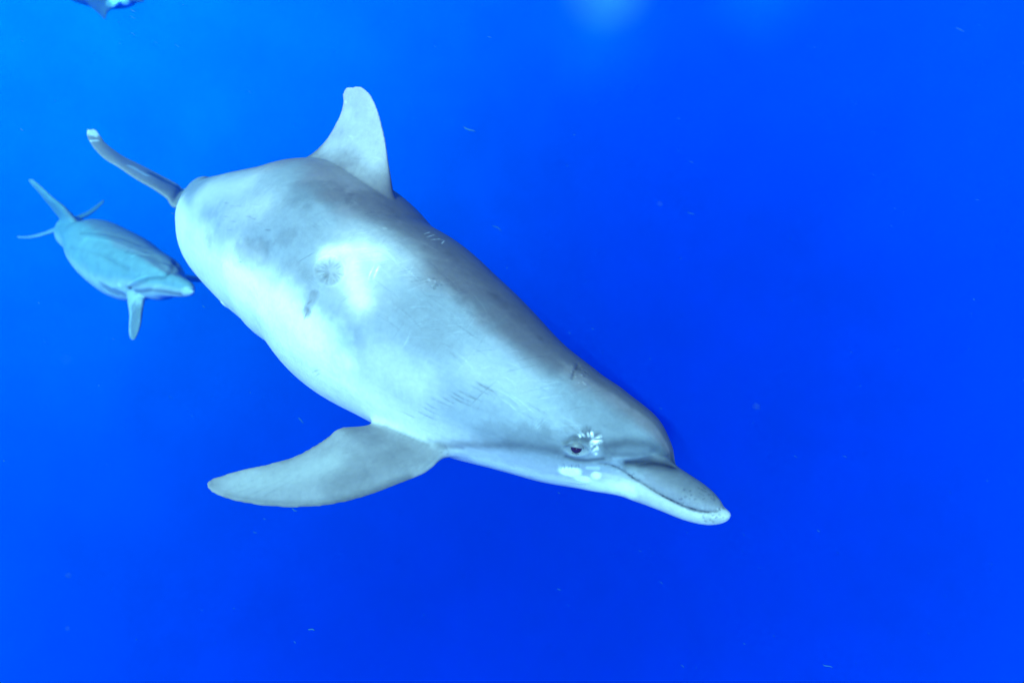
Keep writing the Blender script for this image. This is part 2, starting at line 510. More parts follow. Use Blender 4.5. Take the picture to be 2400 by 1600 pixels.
FLUKE = np.array([
    (-1.2731, 2.5968, -5.6305, -1.4335, 2.9606, -5.6313, 0.0600),
    (-1.3284, 2.5982, -5.6275, -1.4413, 2.9273, -5.6317, 0.0500),
    (-1.3605, 2.6302, -5.6063, -1.4519, 2.9159, -5.6089, 0.0400),
    (-1.4218, 2.6659, -5.5770, -1.5171, 2.9214, -5.5733, 0.0340),
    (-1.5170, 2.7149, -5.5429, -1.5965, 2.9300, -5.5312, 0.0280),
    (-1.6094, 2.7752, -5.5083, -1.6812, 2.9479, -5.4928, 0.0220),
    (-1.6932, 2.8308, -5.4836, -1.7457, 2.9681, -5.4494, 0.0170),
    (-1.7760, 2.9056, -5.4417, -1.7776, 2.9925, -5.4209, 0.0120),
    (-1.8232, 2.9653, -5.4082, -1.8004, 3.0131, -5.4005, 0.0090),
    (-1.8341, 2.9954, -5.3910, -1.8128, 3.0222, -5.3927, 0.0060),
])
FLUKEFAR = np.array([
    (-1.2731, 2.5968, -5.6305, -1.4335, 2.9606, -5.6313, 0.0600),
    (-1.2530, 2.5997, -5.6245, -1.3573, 2.9289, -5.6283, 0.0500),
    (-1.2440, 2.6117, -5.6461, -1.3239, 2.8955, -5.6525, 0.0400),
    (-1.1888, 2.6171, -5.6818, -1.2639, 2.8683, -5.6871, 0.0340),
    (-1.1231, 2.6291, -5.7269, -1.1748, 2.8382, -5.7282, 0.0280),
    (-1.0595, 2.6513, -5.7741, -1.1012, 2.8172, -5.7732, 0.0220),
    (-1.0131, 2.6707, -5.8271, -1.0386, 2.8016, -5.8066, 0.0170),
    (-1.0061, 2.7051, -5.8715, -0.9886, 2.7871, -5.8613, 0.0120),
    (-1.0039, 2.7335, -5.9054, -0.9698, 2.7780, -5.9046, 0.0090),
    (-1.0017, 2.7487, -5.9201, -0.9733, 2.7733, -5.9264, 0.0060),
])
# marks and painted highlights on its skin: kind, radius or width, strength, relief, points on the body
MARKS = [
    ('blotch', 0.06, 0.72, 0, [[-0.5066, 1.6331, -5.3576], [-0.428, 1.6132, -5.3637]]),
    ('blotch', 0.046, 0.66, 0, [[-0.3673, 1.6222, -5.3711], [-0.2476, 1.5018, -5.4294], [-0.1417, 1.4154, -5.4844], [-0.0527, 1.3408, -5.538], [0.036, 1.2791, -5.6026], [0.0765, 1.2437, -5.6362]]),
    ('blotch', 0.046, 0.66, 0, [[-0.6586, 1.5796, -5.49], [-0.5994, 1.5308, -5.4911]]),
    ('blotch', 0.03, 0.78, 0, [[-0.8098, 1.7289, -5.5122]]),
    ('blotch', 0.034, 0.8, 0, [[-0.5333, 1.5253, -5.4413]]),
    ('blotch', 0.042, 0.8, 0, [[-0.5176, 1.4609, -5.5052], [-0.4682, 1.4221, -5.5177]]),
    ('blotch', 0.03, 0.8, 0, [[-0.7293, 1.693, -5.4322]]),
    ('blotch', 0.022, 0.85, 0, [[-0.6402, 1.6484, -5.3934]]),
    ('blotch', 0.05, 0.88, 0, [[-0.2083, 1.3016, -5.552], [-0.1502, 1.2543, -5.5909]]),
    ('blotch', 0.04, 0.88, 0, [[-0.277, 1.3372, -5.5265]]),
    ('blotch', 0.026, 0.85, 0, [[0.0304, 1.2036, -5.6609]]),
    ('blotch', 0.03, 0.86, 0, [[0.0567, 1.1535, -5.7392], [0.0036, 1.1629, -5.7611]]),
    ('blotch', 0.04, 0.9, 0, [[0.215, 1.1527, -5.7231]]),
    ('soft', 0.06, [0.42, 0.42, 0.42], 0, [[-0.3436, 1.4775, -5.4326], [-0.2658, 1.4128, -5.4633]]),  # upper part of the flank highlight, painted into the pigment
    ('soft', 0.064, [0.44, 0.44, 0.44], 0, [[-0.3653, 1.4251, -5.4673], [-0.3332, 1.3685, -5.5083]]),  # broad highlight beside the round scar, painted as paler pigment
    ('soft', 0.026, [0.7, 0.66, 0.64], 0, [[-0.3571, 1.4234, -5.4667], [-0.3482, 1.3869, -5.4948], [-0.3262, 1.3473, -5.5304]]),  # bright core of the painted highlight
    ('soft', 0.016, [0.8, 0.76, 0.74], 0, [[-0.4107, 1.4573, -5.4551], [-0.3698, 1.4544, -5.4481]]),  # painted highlight along the top of the round scar
    ('soft', 0.026, [0.66, 0.65, 0.64], 0, [[-0.3396, 1.452, -5.4454], [-0.302, 1.4305, -5.4538]]),  # painted highlight, spreading up the flank
    ('soft', 0.02, [0.66, 0.65, 0.64], 0, [[-0.4261, 1.4578, -5.4594], [-0.3991, 1.4486, -5.4586]]),  # painted highlight, rear end of the arc
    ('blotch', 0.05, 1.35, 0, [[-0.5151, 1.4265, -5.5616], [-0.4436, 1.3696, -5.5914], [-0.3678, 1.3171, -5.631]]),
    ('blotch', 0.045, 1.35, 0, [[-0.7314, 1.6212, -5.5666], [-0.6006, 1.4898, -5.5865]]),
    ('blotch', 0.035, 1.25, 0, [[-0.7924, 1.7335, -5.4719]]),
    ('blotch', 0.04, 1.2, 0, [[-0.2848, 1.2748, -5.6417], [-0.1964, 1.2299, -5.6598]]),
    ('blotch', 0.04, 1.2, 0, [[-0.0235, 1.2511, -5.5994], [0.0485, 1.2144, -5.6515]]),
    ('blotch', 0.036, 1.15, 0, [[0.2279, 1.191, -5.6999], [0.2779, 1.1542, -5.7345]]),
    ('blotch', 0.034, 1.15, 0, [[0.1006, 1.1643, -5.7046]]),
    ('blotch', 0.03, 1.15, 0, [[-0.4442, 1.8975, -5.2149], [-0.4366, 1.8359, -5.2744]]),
    ('blotch', 0.06, 0.8, 0, [[0.1356, 1.158, -5.711], [0.2234, 1.1471, -5.73], [0.2673, 1.1372, -5.7495]]),
    ('blotch', 0.034, 0.8, 0, [[-0.0508, 1.1769, -5.7649], [0.0392, 1.1529, -5.7598], [0.1006, 1.1381, -5.7606]]),
    ('soft', 0.07, [0.5, 0.51, 0.51], 0, [[-0.8986, 1.8784, -5.4607], [-0.8844, 1.9223, -5.4209], [-0.703, 1.7585, -5.3679]]),
    ('soft', 0.05, [0.44, 0.45, 0.45], 0, [[-0.7371, 1.6956, -5.4386], [-0.6196, 1.637, -5.3907]]),
    ('soft', 0.06, [0.42, 0.42, 0.42], 0, [[-0.4971, 1.8892, -5.2824], [-0.4094, 1.8232, -5.2613], [-0.3528, 1.7512, -5.2942]]),
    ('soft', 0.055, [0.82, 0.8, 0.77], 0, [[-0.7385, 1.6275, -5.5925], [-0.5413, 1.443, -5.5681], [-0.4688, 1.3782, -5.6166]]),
    ('soft', 0.05, [0.44, 0.45, 0.45], 0, [[-0.2951, 1.2789, -5.6438], [-0.1969, 1.2253, -5.678]]),
    ('soft', 0.04, [0.34, 0.36, 0.37], 0, [[-0.068, 1.2212, -5.6247], [0.0215, 1.2063, -5.6572]]),
    ('line', 0.013, 0.44, 0, [[0.1896, 1.1302, -5.7594], [0.2315, 1.1323, -5.7525], [0.2764, 1.1348, -5.7583], [0.3102, 1.1384, -5.7819], [0.3311, 1.1432, -5.8023]]),
    ('line', 0.011, 0.58, 0, [[0.1899, 1.1256, -5.7752], [0.232, 1.1242, -5.7763], [0.2771, 1.128, -5.7811]]),
    ('line', 0.004, 1.35, 0.0005, [[0.206, 1.1233, -5.7841], [0.25, 1.1239, -5.7824], [0.2863, 1.1306, -5.7807], [0.3202, 1.1368, -5.7968]]),
    ('line', 0.014, 0.46, -0.001, [[0.2333, 1.1221, -5.7982], [0.2766, 1.1187, -5.7958], [0.32, 1.1142, -5.7989]]),
    ('line', 0.006, 0.36, -0.003, [[0.2331, 1.1223, -5.7962], [0.2596, 1.122, -5.7959], [0.2859, 1.1229, -5.7923], [0.3287, 1.1206, -5.8014]]),
    ('line', 0.014, 0.56, 0, [[-0.1557, 1.2088, -5.81], [-0.0699, 1.1855, -5.7944], [0.0216, 1.1565, -5.7771], [0.0921, 1.1372, -5.7747]]),
    ('line', 0.009, 0.82, 0, [[0.0923, 1.1366, -5.7806], [0.1364, 1.1281, -5.7939], [0.1975, 1.1232, -5.7883]]),
    ('blotch', 0.024, [0.6, 0.61, 0.6], 0, [[-0.0723, 1.2113, -5.8525], [0.0224, 1.1773, -5.8577], [0.132, 1.1469, -5.8645], [0.235, 1.1055, -5.8573]]),
    ('blotch', 0.01, 0.72, 0, [[0.3777, 1.0229, -5.8576], [0.3974, 1.0187, -5.8562]]),
    ('line', 0.005, 0.78, -0.0012, [[0.1788, 1.1243, -5.7987], [0.1937, 1.1233, -5.799], [0.2162, 1.122, -5.8078], [0.2424, 1.1127, -5.8224], [0.2668, 1.0973, -5.8293], [0.29, 1.0785, -5.8363], [0.313, 1.0623, -5.8407], [0.3357, 1.0474, -5.8437], [0.3585, 1.0359, -5.845], [0.3778, 1.0294, -5.844], [0.3965, 1.0287, -5.8402], [0.4109, 1.0388, -5.8389]]),
    ('line', 0.0019, 0.06, -0.0016, [[0.1788, 1.1243, -5.7987], [0.1937, 1.1233, -5.799], [0.2162, 1.122, -5.8078], [0.2424, 1.1127, -5.8224], [0.2668, 1.0973, -5.8293], [0.29, 1.0785, -5.8363], [0.313, 1.0623, -5.8407], [0.3357, 1.0474, -5.8437], [0.3585, 1.0359, -5.845], [0.3778, 1.0294, -5.844], [0.3965, 1.0287, -5.8402], [0.4109, 1.0388, -5.8389]]),
    ('line', 0.0016, 0.7, 0, [[0.2333, 1.1182, -5.8163], [0.2284, 1.1208, -5.8093]]),
    ('line', 0.0016, 1.25, 0, [[0.3153, 1.0594, -5.8431], [0.3119, 1.0626, -5.8412]]),
    ('line', 0.0016, 0.7, 0, [[0.2451, 1.1137, -5.8183], [0.2472, 1.1148, -5.8145]]),
    ('line', 0.0016, 1.25, 0, [[0.3379, 1.0481, -5.8379], [0.3353, 1.0469, -5.8452]]),
    ('line', 0.0016, 1.25, 0, [[0.3576, 1.0358, -5.8461], [0.3608, 1.0354, -5.8439]]),
    ('line', 0.0016, 1.25, 0, [[0.2145, 1.1217, -5.8146], [0.2184, 1.1212, -5.8142]]),
    ('line', 0.0016, 0.7, 0, [[0.3842, 1.0284, -5.8427], [0.3849, 1.0256, -5.8456]]),
    ('line', 0.0016, 1.25, 0, [[0.3034, 1.0712, -5.8356], [0.3034, 1.0716, -5.8349]]),
    ('line', 0.0016, 0.7, 0, [[0.2367, 1.1159, -5.8199], [0.243, 1.1139, -5.8195]]),
    ('line', 0.0016, 1.3, 0, [[0.3378, 1.043, -5.85], [0.3363, 1.0476, -5.8425]]),
    ('line', 0.0016, 1.3, 0, [[0.2218, 1.1218, -5.8053], [0.2219, 1.121, -5.8126]]),
    ('line', 0.0016, 0.7, 0, [[0.3368, 1.0491, -5.8361], [0.3318, 1.051, -5.8401]]),
    ('line', 0.0016, 1.3, 0, [[0.368, 1.0349, -5.8377], [0.3698, 1.0337, -5.84]]),
    ('line', 0.0016, 1.25, 0, [[0.1845, 1.1242, -5.8055], [0.1872, 1.1238, -5.8021]]),
    ('line', 0.0016, 0.7, 0, [[0.4033, 1.0351, -5.8357], [0.4005, 1.0309, -5.8385]]),
    ('line', 0.0016, 1.3, 0, [[0.3877, 1.0324, -5.8358], [0.387, 1.0252, -5.8454]]),
    ('line', 0.0016, 1.25, 0, [[0.2469, 1.1065, -5.8296], [0.2463, 1.114, -5.8167]]),
    ('line', 0.0016, 0.7, 0, [[0.1857, 1.124, -5.8038], [0.1905, 1.1235, -5.7989]]),
    ('line', 0.0016, 0.7, 0, [[0.2861, 1.0851, -5.8311], [0.283, 1.0876, -5.8301]]),
    ('line', 0.0016, 1.3, 0, [[0.2155, 1.1221, -5.8074], [0.2134, 1.1223, -5.8071]]),
    ('line', 0.0016, 0.7, 0, [[0.2537, 1.1054, -5.8263], [0.2579, 1.1052, -5.8238]]),
    ('line', 0.0016, 1.25, 0, [[0.407, 1.0369, -5.8365], [0.41, 1.0425, -5.8368]]),
    ('line', 0.0016, 1.3, 0, [[0.2889, 1.0775, -5.8383], [0.2876, 1.0855, -5.829]]),
    ('line', 0.0016, 0.7, 0, [[0.2375, 1.1141, -5.8234], [0.2366, 1.1175, -5.8159]]),
    ('line', 0.0016, 1.25, 0, [[0.2565, 1.0998, -5.8318], [0.2555, 1.101, -5.831]]),
    ('line', 0.0016, 1.3, 0, [[0.3412, 1.045, -5.8427], [0.3369, 1.0481, -5.8398]]),
    ('spot', 0.00281071, 0.72, 0, [[0.3923, 1.0435, -5.8256]]),
    ('spot', 0.00200488, 0.72, 0, [[0.3726, 1.0441, -5.8222]]),
    ('spot', 0.00246374, 0.72, 0, [[0.3874, 1.0529, -5.8205]]),
    ('spot', 0.0024821, 0.72, 0, [[0.3778, 1.0579, -5.8162]]),
    ('spot', 0.00295663, 0.72, 0, [[0.4008, 1.0555, -5.827]]),
    ('spot', 0.0029528, 0.72, 0, [[0.378, 1.0649, -5.815]]),
    ('spot', 0.0017509, 0.72, 0, [[0.3717, 1.0491, -5.8189]]),
    ('spot', 0.00281464, 0.72, 0, [[0.3322, 1.0537, -5.83]]),
    ('spot', 0.00267445, 0.72, 0, [[0.3933, 1.0547, -5.8226]]),
    ('spot', 0.00281806, 0.72, 0, [[0.3384, 1.0527, -5.8249]]),
    ('spot', 0.00199596, 0.72, 0, [[0.3926, 1.0476, -5.8241]]),
    ('spot', 0.00220727, 0.72, 0, [[0.3658, 1.0631, -5.8126]]),
    ('spot', 0.00155127, 0.72, 0, [[0.3688, 1.051, -5.8178]]),
    ('spot', 0.00279708, 0.72, 0, [[0.372, 1.0608, -5.8143]]),
    ('spot', 0.00204385, 0.72, 0, [[0.3832, 1.0518, -5.8195]]),
    ('spot', 0.00151583, 0.72, 0, [[0.3875, 1.0449, -5.8237]]),
    ('spot', 0.00162771, 0.72, 0, [[0.3652, 1.0536, -5.8164]]),
    ('spot', 0.00268108, 0.72, 0, [[0.3475, 1.0582, -5.8154]]),
    ('spot', 0.00167168, 0.72, 0, [[0.3695, 1.0426, -5.8237]]),
    ('spot', 0.00226871, 0.72, 0, [[0.3553, 1.0452, -5.8249]]),
    ('spot', 0.00266488, 0.72, 0, [[0.3289, 1.0548, -5.8332]]),
    ('spot', 0.00179378, 0.72, 0, [[0.3456, 1.0481, -5.8264]]),
    ('spot', 0.0021337, 0.72, 0, [[0.3898, 1.0669, -5.82]]),
    ('spot', 0.00281143, 0.72, 0, [[0.3375, 1.0619, -5.8155]]),
    ('spot', 0.00224138, 0.72, 0, [[0.3487, 1.0518, -5.8201]]),
    ('spot', 0.00330814, 0.72, 0, [[0.3992, 1.0227, -5.8448]]),
    ('spot', 0.00212363, 0.72, 0, [[0.3911, 1.0203, -5.8509]]),
    ('spot', 0.00293117, 0.72, 0, [[0.3884, 1.0236, -5.8467]]),
    ('spot', 0.00199088, 0.72, 0, [[0.4058, 1.0199, -5.8484]]),
    ('spot', 0.00303334, 0.72, 0, [[0.4135, 1.0202, -5.8532]]),
    ('spot', 0.00285347, 0.72, 0, [[0.3941, 1.0208, -5.8484]]),
    ('spot', 0.00332558, 0.72, 0, [[0.3879, 1.02, -5.8578]]),
    ('spot', 0.0021113, 0.72, 0, [[0.4074, 1.0189, -5.8549]]),
    ('spot', 0.002726, 0.72, 0, [[0.3864, 1.0235, -5.8478]]),
    ('spot', 0.00304208, 0.72, 0, [[0.3827, 1.0216, -5.855]]),
    ('spot', 0.00176651, 0.72, 0, [[0.3698, 1.0278, -5.8514]]),
    ('spot', 0.00311804, 0.72, 0, [[0.3748, 1.0239, -5.861]]),
    ('spot', 0.00224398, 0.72, 0, [[0.3925, 1.0208, -5.8491]]),
    ('spot', 0.00274166, 0.72, 0, [[0.3704, 1.0263, -5.8545]]),
    ('blotch', 0.03, 0.72, 0, [[0.1312, 1.1318, -5.7668]]),
    ('line', 0.005, 0.55, -0.0015, [[0.1075, 1.138, -5.7563], [0.1196, 1.1394, -5.7468], [0.137, 1.1385, -5.7441], [0.1545, 1.1348, -5.75]]),
    ('line', 0.005, 1.15, 0.004, [[0.1076, 1.1368, -5.7608], [0.1197, 1.1365, -5.7553], [0.1354, 1.1351, -5.7533], [0.1511, 1.1323, -5.7578], [0.1582, 1.1299, -5.7645]]),
    ('line', 0.0045, 1.2, 0.003, [[0.1069, 1.1348, -5.771], [0.1185, 1.1314, -5.7802], [0.1342, 1.1289, -5.7817], [0.1498, 1.128, -5.7768], [0.1583, 1.1288, -5.769]]),
    ('line', 0.005, 0.42, -0.0015, [[0.11, 1.1325, -5.7874], [0.1276, 1.1293, -5.7926], [0.1539, 1.1262, -5.7926], [0.1843, 1.1241, -5.7869]]),
    ('line', 0.003, 0.5, 0, [[0.1059, 1.1365, -5.7636], [0.1145, 1.1361, -5.7592]]),
    ('blotch', 0.024, 0.66, -0.0005, [[0.1597, 1.1367, -5.745]]),
    ('line', 0.00260171, [0.84, 0.85, 0.86], 0.0005, [[0.1606, 1.1413, -5.7355], [0.1623, 1.1381, -5.7418]]),
    ('line', 0.00268476, [0.84, 0.85, 0.86], 0.0005, [[0.165, 1.1355, -5.7474], [0.1781, 1.138, -5.7417]]),
    ('line', 0.00364883, [0.84, 0.85, 0.86], 0.0005, [[0.1607, 1.1325, -5.7558], [0.1781, 1.1336, -5.7513]]),
    ('line', 0.00298134, [0.84, 0.85, 0.86], 0.0005, [[0.1624, 1.1339, -5.7515], [0.1764, 1.135, -5.7481]]),
    ('line', 0.00240538, [0.84, 0.85, 0.86], 0.0005, [[0.1712, 1.1319, -5.7564], [0.1722, 1.1289, -5.7659]]),
    ('line', 0.00222506, [0.84, 0.85, 0.86], 0.0005, [[0.1627, 1.1282, -5.7707], [0.1713, 1.1296, -5.7632]]),
    ('line', 0.00205206, [0.84, 0.85, 0.86], 0.0005, [[0.1607, 1.1311, -5.76], [0.1659, 1.1317, -5.7573]]),
    ('line', 0.00239217, [0.84, 0.85, 0.86], 0.0005, [[0.1681, 1.127, -5.7751], [0.1699, 1.1267, -5.776]]),
    ('line', 0.00169191, [0.84, 0.85, 0.86], 0.0005, [[0.1344, 1.1408, -5.7394], [0.1379, 1.1388, -5.7432]]),
    ('line', 0.00168044, [0.84, 0.85, 0.86], 0.0005, [[0.1414, 1.1411, -5.7375], [0.1457, 1.1386, -5.7421]]),
    ('line', 0.0016829, [0.84, 0.85, 0.86], 0.0005, [[0.1527, 1.1414, -5.7356], [0.1545, 1.1387, -5.7411]]),
    ('line', 0.0016, 0.35, -0.0006, [[0.165, 1.1359, -5.7465], [0.179, 1.1358, -5.7465]]),
    ('line', 0.0016, 0.5, -0.0005, [[0.1642, 1.1309, -5.7599], [0.1712, 1.1313, -5.7581]]),
    ('line', 0.0022, 0.5, -0.0003, [[0.1489, 1.1395, -5.7399], [0.1402, 1.1452, -5.7298]]),
    ('line', 0.0022, 0.6, -0.0003, [[0.1509, 1.1402, -5.7382], [0.1437, 1.1483, -5.7244]]),
    ('line', 0.0022, 0.5, -0.0003, [[0.1533, 1.1406, -5.7373], [0.1508, 1.1492, -5.7226]]),
    ('line', 0.0022, 0.5, -0.0003, [[0.1557, 1.1405, -5.7373], [0.1577, 1.1473, -5.7254]]),
    ('line', 0.0022, 1.5, -0.0003, [[0.158, 1.14, -5.7381], [0.164, 1.1473, -5.7253]]),
    ('line', 0.0022, 1.5, -0.0003, [[0.1601, 1.1392, -5.7396], [0.1698, 1.1457, -5.728]]),
    ('line', 0.0022, 0.6, -0.0003, [[0.1617, 1.138, -5.7419], [0.1784, 1.1416, -5.7353]]),
    ('line', 0.0022, 0.6, -0.0003, [[0.1628, 1.1367, -5.7447], [0.1803, 1.1389, -5.7401]]),
    ('line', 0.0022, 0.5, -0.0003, [[0.1632, 1.1354, -5.7478], [0.182, 1.1361, -5.7457]]),
    ('line', 0.0022, 1.5, -0.0003, [[0.163, 1.1341, -5.751], [0.1834, 1.133, -5.7525]]),
    ('line', 0.0022, 0.6, -0.0003, [[0.1621, 1.133, -5.754], [0.1766, 1.1306, -5.7596]]),
    ('line', 0.0022, 0.6, -0.0003, [[0.1606, 1.1322, -5.7567], [0.171, 1.1297, -5.7629]]),
    ('line', 0.0016, 0.7, 0, [[0.1353, 1.1386, -5.7442], [0.1336, 1.1432, -5.7347]]),
    ('line', 0.0016, 1.3, 0, [[0.1388, 1.1387, -5.7432], [0.1377, 1.1433, -5.7337]]),
    ('line', 0.0016, 0.7, 0, [[0.1422, 1.1388, -5.7423], [0.1424, 1.1435, -5.7328]]),
    ('line', 0.0016, 1.3, 0, [[0.1457, 1.139, -5.7413], [0.1464, 1.1437, -5.7319]]),
    ('line', 0.0016, 0.7, 0, [[0.1492, 1.1392, -5.7404], [0.1497, 1.144, -5.7311]]),
    ('line', 0.0016, 1.3, 0, [[0.1527, 1.1395, -5.7396], [0.1523, 1.1444, -5.7303]]),
    ('line', 0.0016, 0.7, 0, [[0.1562, 1.1398, -5.7387], [0.1579, 1.1447, -5.7295]]),
    ('line', 0.0016, 1.3, 0, [[0.1597, 1.1401, -5.7379], [0.1602, 1.1452, -5.7287]]),
    ('blotch', 0.017, [0.85, 0.85, 0.85], 0.0004, [[0.1116, 1.1367, -5.827], [0.1259, 1.1344, -5.8286]]),
    ('blotch', 0.011, [0.8, 0.8, 0.8], 0.0003, [[0.1393, 1.1364, -5.8433], [0.1529, 1.1349, -5.8466]]),
    ('blotch', 0.011, [0.8, 0.8, 0.8], 0.0003, [[0.1738, 1.1279, -5.8304]]),
    ('blotch', 0.006, 1.5, 0.0002, [[0.1548, 1.1271, -5.8093], [0.1742, 1.1254, -5.8102]]),
    ('line', 0.0013, 1.2, 0, [[0.0972, 1.1388, -5.822], [0.0948, 1.1368, -5.8069]]),
    ('line', 0.0013, 0.66, 0, [[0.1009, 1.1377, -5.8211], [0.103, 1.1355, -5.8108]]),
    ('line', 0.0013, 1.2, 0, [[0.1046, 1.1367, -5.8203], [0.1063, 1.1343, -5.808]]),
    ('line', 0.0013, 0.66, 0, [[0.1082, 1.1358, -5.8195], [0.1066, 1.1339, -5.8049]]),
    ('line', 0.0013, 1.2, 0, [[0.1119, 1.1348, -5.8187], [0.11, 1.1333, -5.8052]]),
    ('line', 0.0013, 0.66, 0, [[0.1156, 1.134, -5.818], [0.1174, 1.1321, -5.808]]),
    ('line', 0.0013, 1.2, 0, [[0.1193, 1.1332, -5.8173], [0.1201, 1.1311, -5.8032]]),
    ('line', 0.0013, 0.66, 0, [[0.1229, 1.1324, -5.8166], [0.121, 1.131, -5.804]]),
    ('line', 0.0013, 1.2, 0, [[0.1266, 1.1317, -5.816], [0.1283, 1.1297, -5.8023]]),
    ('line', 0.0013, 0.66, 0, [[0.1303, 1.131, -5.8154], [0.1313, 1.1295, -5.8049]]),
    ('line', 0.0013, 1.2, 0, [[0.134, 1.1303, -5.8148], [0.1338, 1.1293, -5.8063]]),
    ('line', 0.0013, 0.66, 0, [[0.1376, 1.1298, -5.8143], [0.1358, 1.1287, -5.8036]]),
    ('line', 0.0013, 1.2, 0, [[0.1413, 1.1292, -5.8138], [0.1388, 1.1281, -5.8009]]),
    ('line', 0.0025, 0.72, 0, [[0.1094, 1.1523, -5.8641], [0.141, 1.1449, -5.8652], [0.1583, 1.1377, -5.8598]]),
    ('line', 0.002, 0.62, -0.0008, [[-0.1395, 1.2067, -5.831]]),
    ('line', 0.0018, 0.66, -0.0008, [[-0.1461, 1.2078, -5.8071], [-0.1358, 1.2076, -5.8294]]),
    ('line', 0.0018, 0.7, -0.0006, [[-0.1521, 1.2033, -5.8242]]),
    ('line', 0.0016, 0.7, -0.0005, [[0.07, 1.1429, -5.8043], [0.0741, 1.1629, -5.8652]]),
    ('line', 0.0015, 0.8, -0.0004, [[0.0892, 1.1406, -5.8211], [0.0912, 1.1659, -5.8765]]),
    ('line', 0.007, 0.72, -0.001, [[-0.1797, 1.217, -5.8021], [-0.1464, 1.2071, -5.8156], [-0.1085, 1.2023, -5.8146]]),
    ('line', 0.005, 0.7, -0.001, [[-0.2883, 1.2731, -5.8022], [-0.2343, 1.2362, -5.8034], [-0.1795, 1.211, -5.8115]]),
    ('line', 0.0019, 0.6122513366918524, -0.0008, [[-0.2373, 1.2413, -5.745], [-0.2237, 1.2345, -5.7499], [-0.2101, 1.2277, -5.7523]]),
    ('line', 0.0019, 0.740396645921952, -0.0008, [[-0.2104, 1.2261, -5.7297], [-0.1869, 1.2156, -5.7391], [-0.1637, 1.2063, -5.745]]),
    ('line', 0.0019, 0.7756961877780696, -0.0008, [[-0.2021, 1.2222, -5.7296], [-0.178, 1.2118, -5.7396], [-0.1541, 1.2029, -5.7461]]),
    ('line', 0.0019, 0.7447413025506465, -0.0008, [[-0.1899, 1.2168, -5.7189], [-0.1695, 1.2082, -5.7276], [-0.1492, 1.2009, -5.7333]]),
    ('line', 0.0019, 0.7688671176107503, -0.0008, [[-0.1802, 1.2133, -5.7101], [-0.1669, 1.2077, -5.7158], [-0.1537, 1.2028, -5.7194]]),
    ('line', 0.0019, 0.774956594243136, -0.0008, [[-0.169, 1.211, -5.6942], [-0.1557, 1.2055, -5.7], [-0.1424, 1.2008, -5.7039]]),
    ('line', 0.0019, 0.7723192355045976, -0.0008, [[-0.1607, 1.2081, -5.6939], [-0.1408, 1.2005, -5.7029], [-0.1211, 1.1944, -5.7092]]),
    ('line', 0.0019, 0.6056102861145143, -0.0008, [[-0.1483, 1.2054, -5.6869], [-0.1319, 1.1993, -5.6945], [-0.1156, 1.1945, -5.6999]]),
    ('line', 0.0019, 0.6305026189771589, -0.0008, [[-0.1299, 1.2038, -5.673], [-0.1069, 1.196, -5.6843], [-0.084, 1.1903, -5.6925]]),
    ('line', 0.0019, 0.6464036438335119, -0.0008, [[-0.1283, 1.2008, -5.683], [-0.107, 1.1939, -5.6936], [-0.0858, 1.1887, -5.7013]]),
    ('line', 0.0019, 0.637019038029715, -0.0008, [[-0.1121, 1.201, -5.6702], [-0.0923, 1.1948, -5.6802], [-0.0725, 1.1902, -5.6876]]),
    ('line', 0.0019, 0.7842459092789434, -0.0008, [[-0.0978, 1.1977, -5.6736], [-0.0782, 1.192, -5.6838], [-0.0586, 1.1878, -5.6913]]),
    ('line', 0.0019, 0.7667518176590242, -0.0008, [[-0.0856, 1.2024, -5.6584], [-0.0642, 1.1961, -5.6695], [-0.0429, 1.1919, -5.6778]]),
    ('line', 0.0019, 0.7823474501919546, -0.0008, [[-0.0792, 1.2062, -5.6496], [-0.0607, 1.2007, -5.6592], [-0.0423, 1.197, -5.6664]]),
    ('line', 0.0019, 0.7200201835305711, -0.0008, [[-0.072, 1.2037, -5.6539], [-0.0501, 1.1975, -5.6655], [-0.0282, 1.1933, -5.6742]]),
    ('line', 0.0016, 0.72, -0.0004, [[-0.0878, 1.1891, -5.7008], [-0.0633, 1.1935, -5.6757], [-0.0321, 1.2059, -5.651]]),
    ('line', 0.0016, 1.2, -0.0003, [[0.0479, 1.1566, -5.736], [0.076, 1.1637, -5.7094]]),
    ('line', 0.0022, 0.85, 0.0014, [[-0.3914, 1.4144, -5.4843], [-0.3714, 1.4106, -5.481]]),
    ('line', 0.0022, 0.72, -0.002, [[-0.3891, 1.4084, -5.4891], [-0.3701, 1.3988, -5.491]]),
    ('line', 0.0022, 1.2, 0.0014, [[-0.3912, 1.4075, -5.491], [-0.3749, 1.3958, -5.4959]]),
    ('line', 0.0022, 0.72, 0.0014, [[-0.3992, 1.4118, -5.4902], [-0.3769, 1.394, -5.4987]]),
    ('line', 0.0022, 0.72, 0.0014, [[-0.4013, 1.4113, -5.4916], [-0.3815, 1.3895, -5.5054]]),
    ('line', 0.0022, 1.2, -0.002, [[-0.4022, 1.4103, -5.493], [-0.391, 1.3935, -5.5054]]),
    ('line', 0.0022, 0.72, -0.002, [[-0.3983, 1.4019, -5.4999], [-0.3924, 1.3935, -5.506]]),
    ('line', 0.0022, 0.85, 0.0014, [[-0.403, 1.4032, -5.5007], [-0.3991, 1.3918, -5.5115]]),
    ('line', 0.0022, 1.12, -0.002, [[-0.4075, 1.4108, -5.4949], [-0.4073, 1.3934, -5.5144]]),
    ('line', 0.0022, 0.78, 0.0014, [[-0.4106, 1.4077, -5.4995], [-0.4135, 1.3999, -5.5099]]),
    ('line', 0.0022, 0.85, 0.0014, [[-0.4135, 1.4117, -5.4967], [-0.4237, 1.4047, -5.5103]]),
    ('line', 0.0022, 0.85, -0.002, [[-0.4198, 1.4127, -5.4986], [-0.4282, 1.4089, -5.5078]]),
    ('line', 0.0022, 0.85, -0.002, [[-0.4157, 1.4153, -5.494], [-0.4324, 1.4122, -5.5063]]),
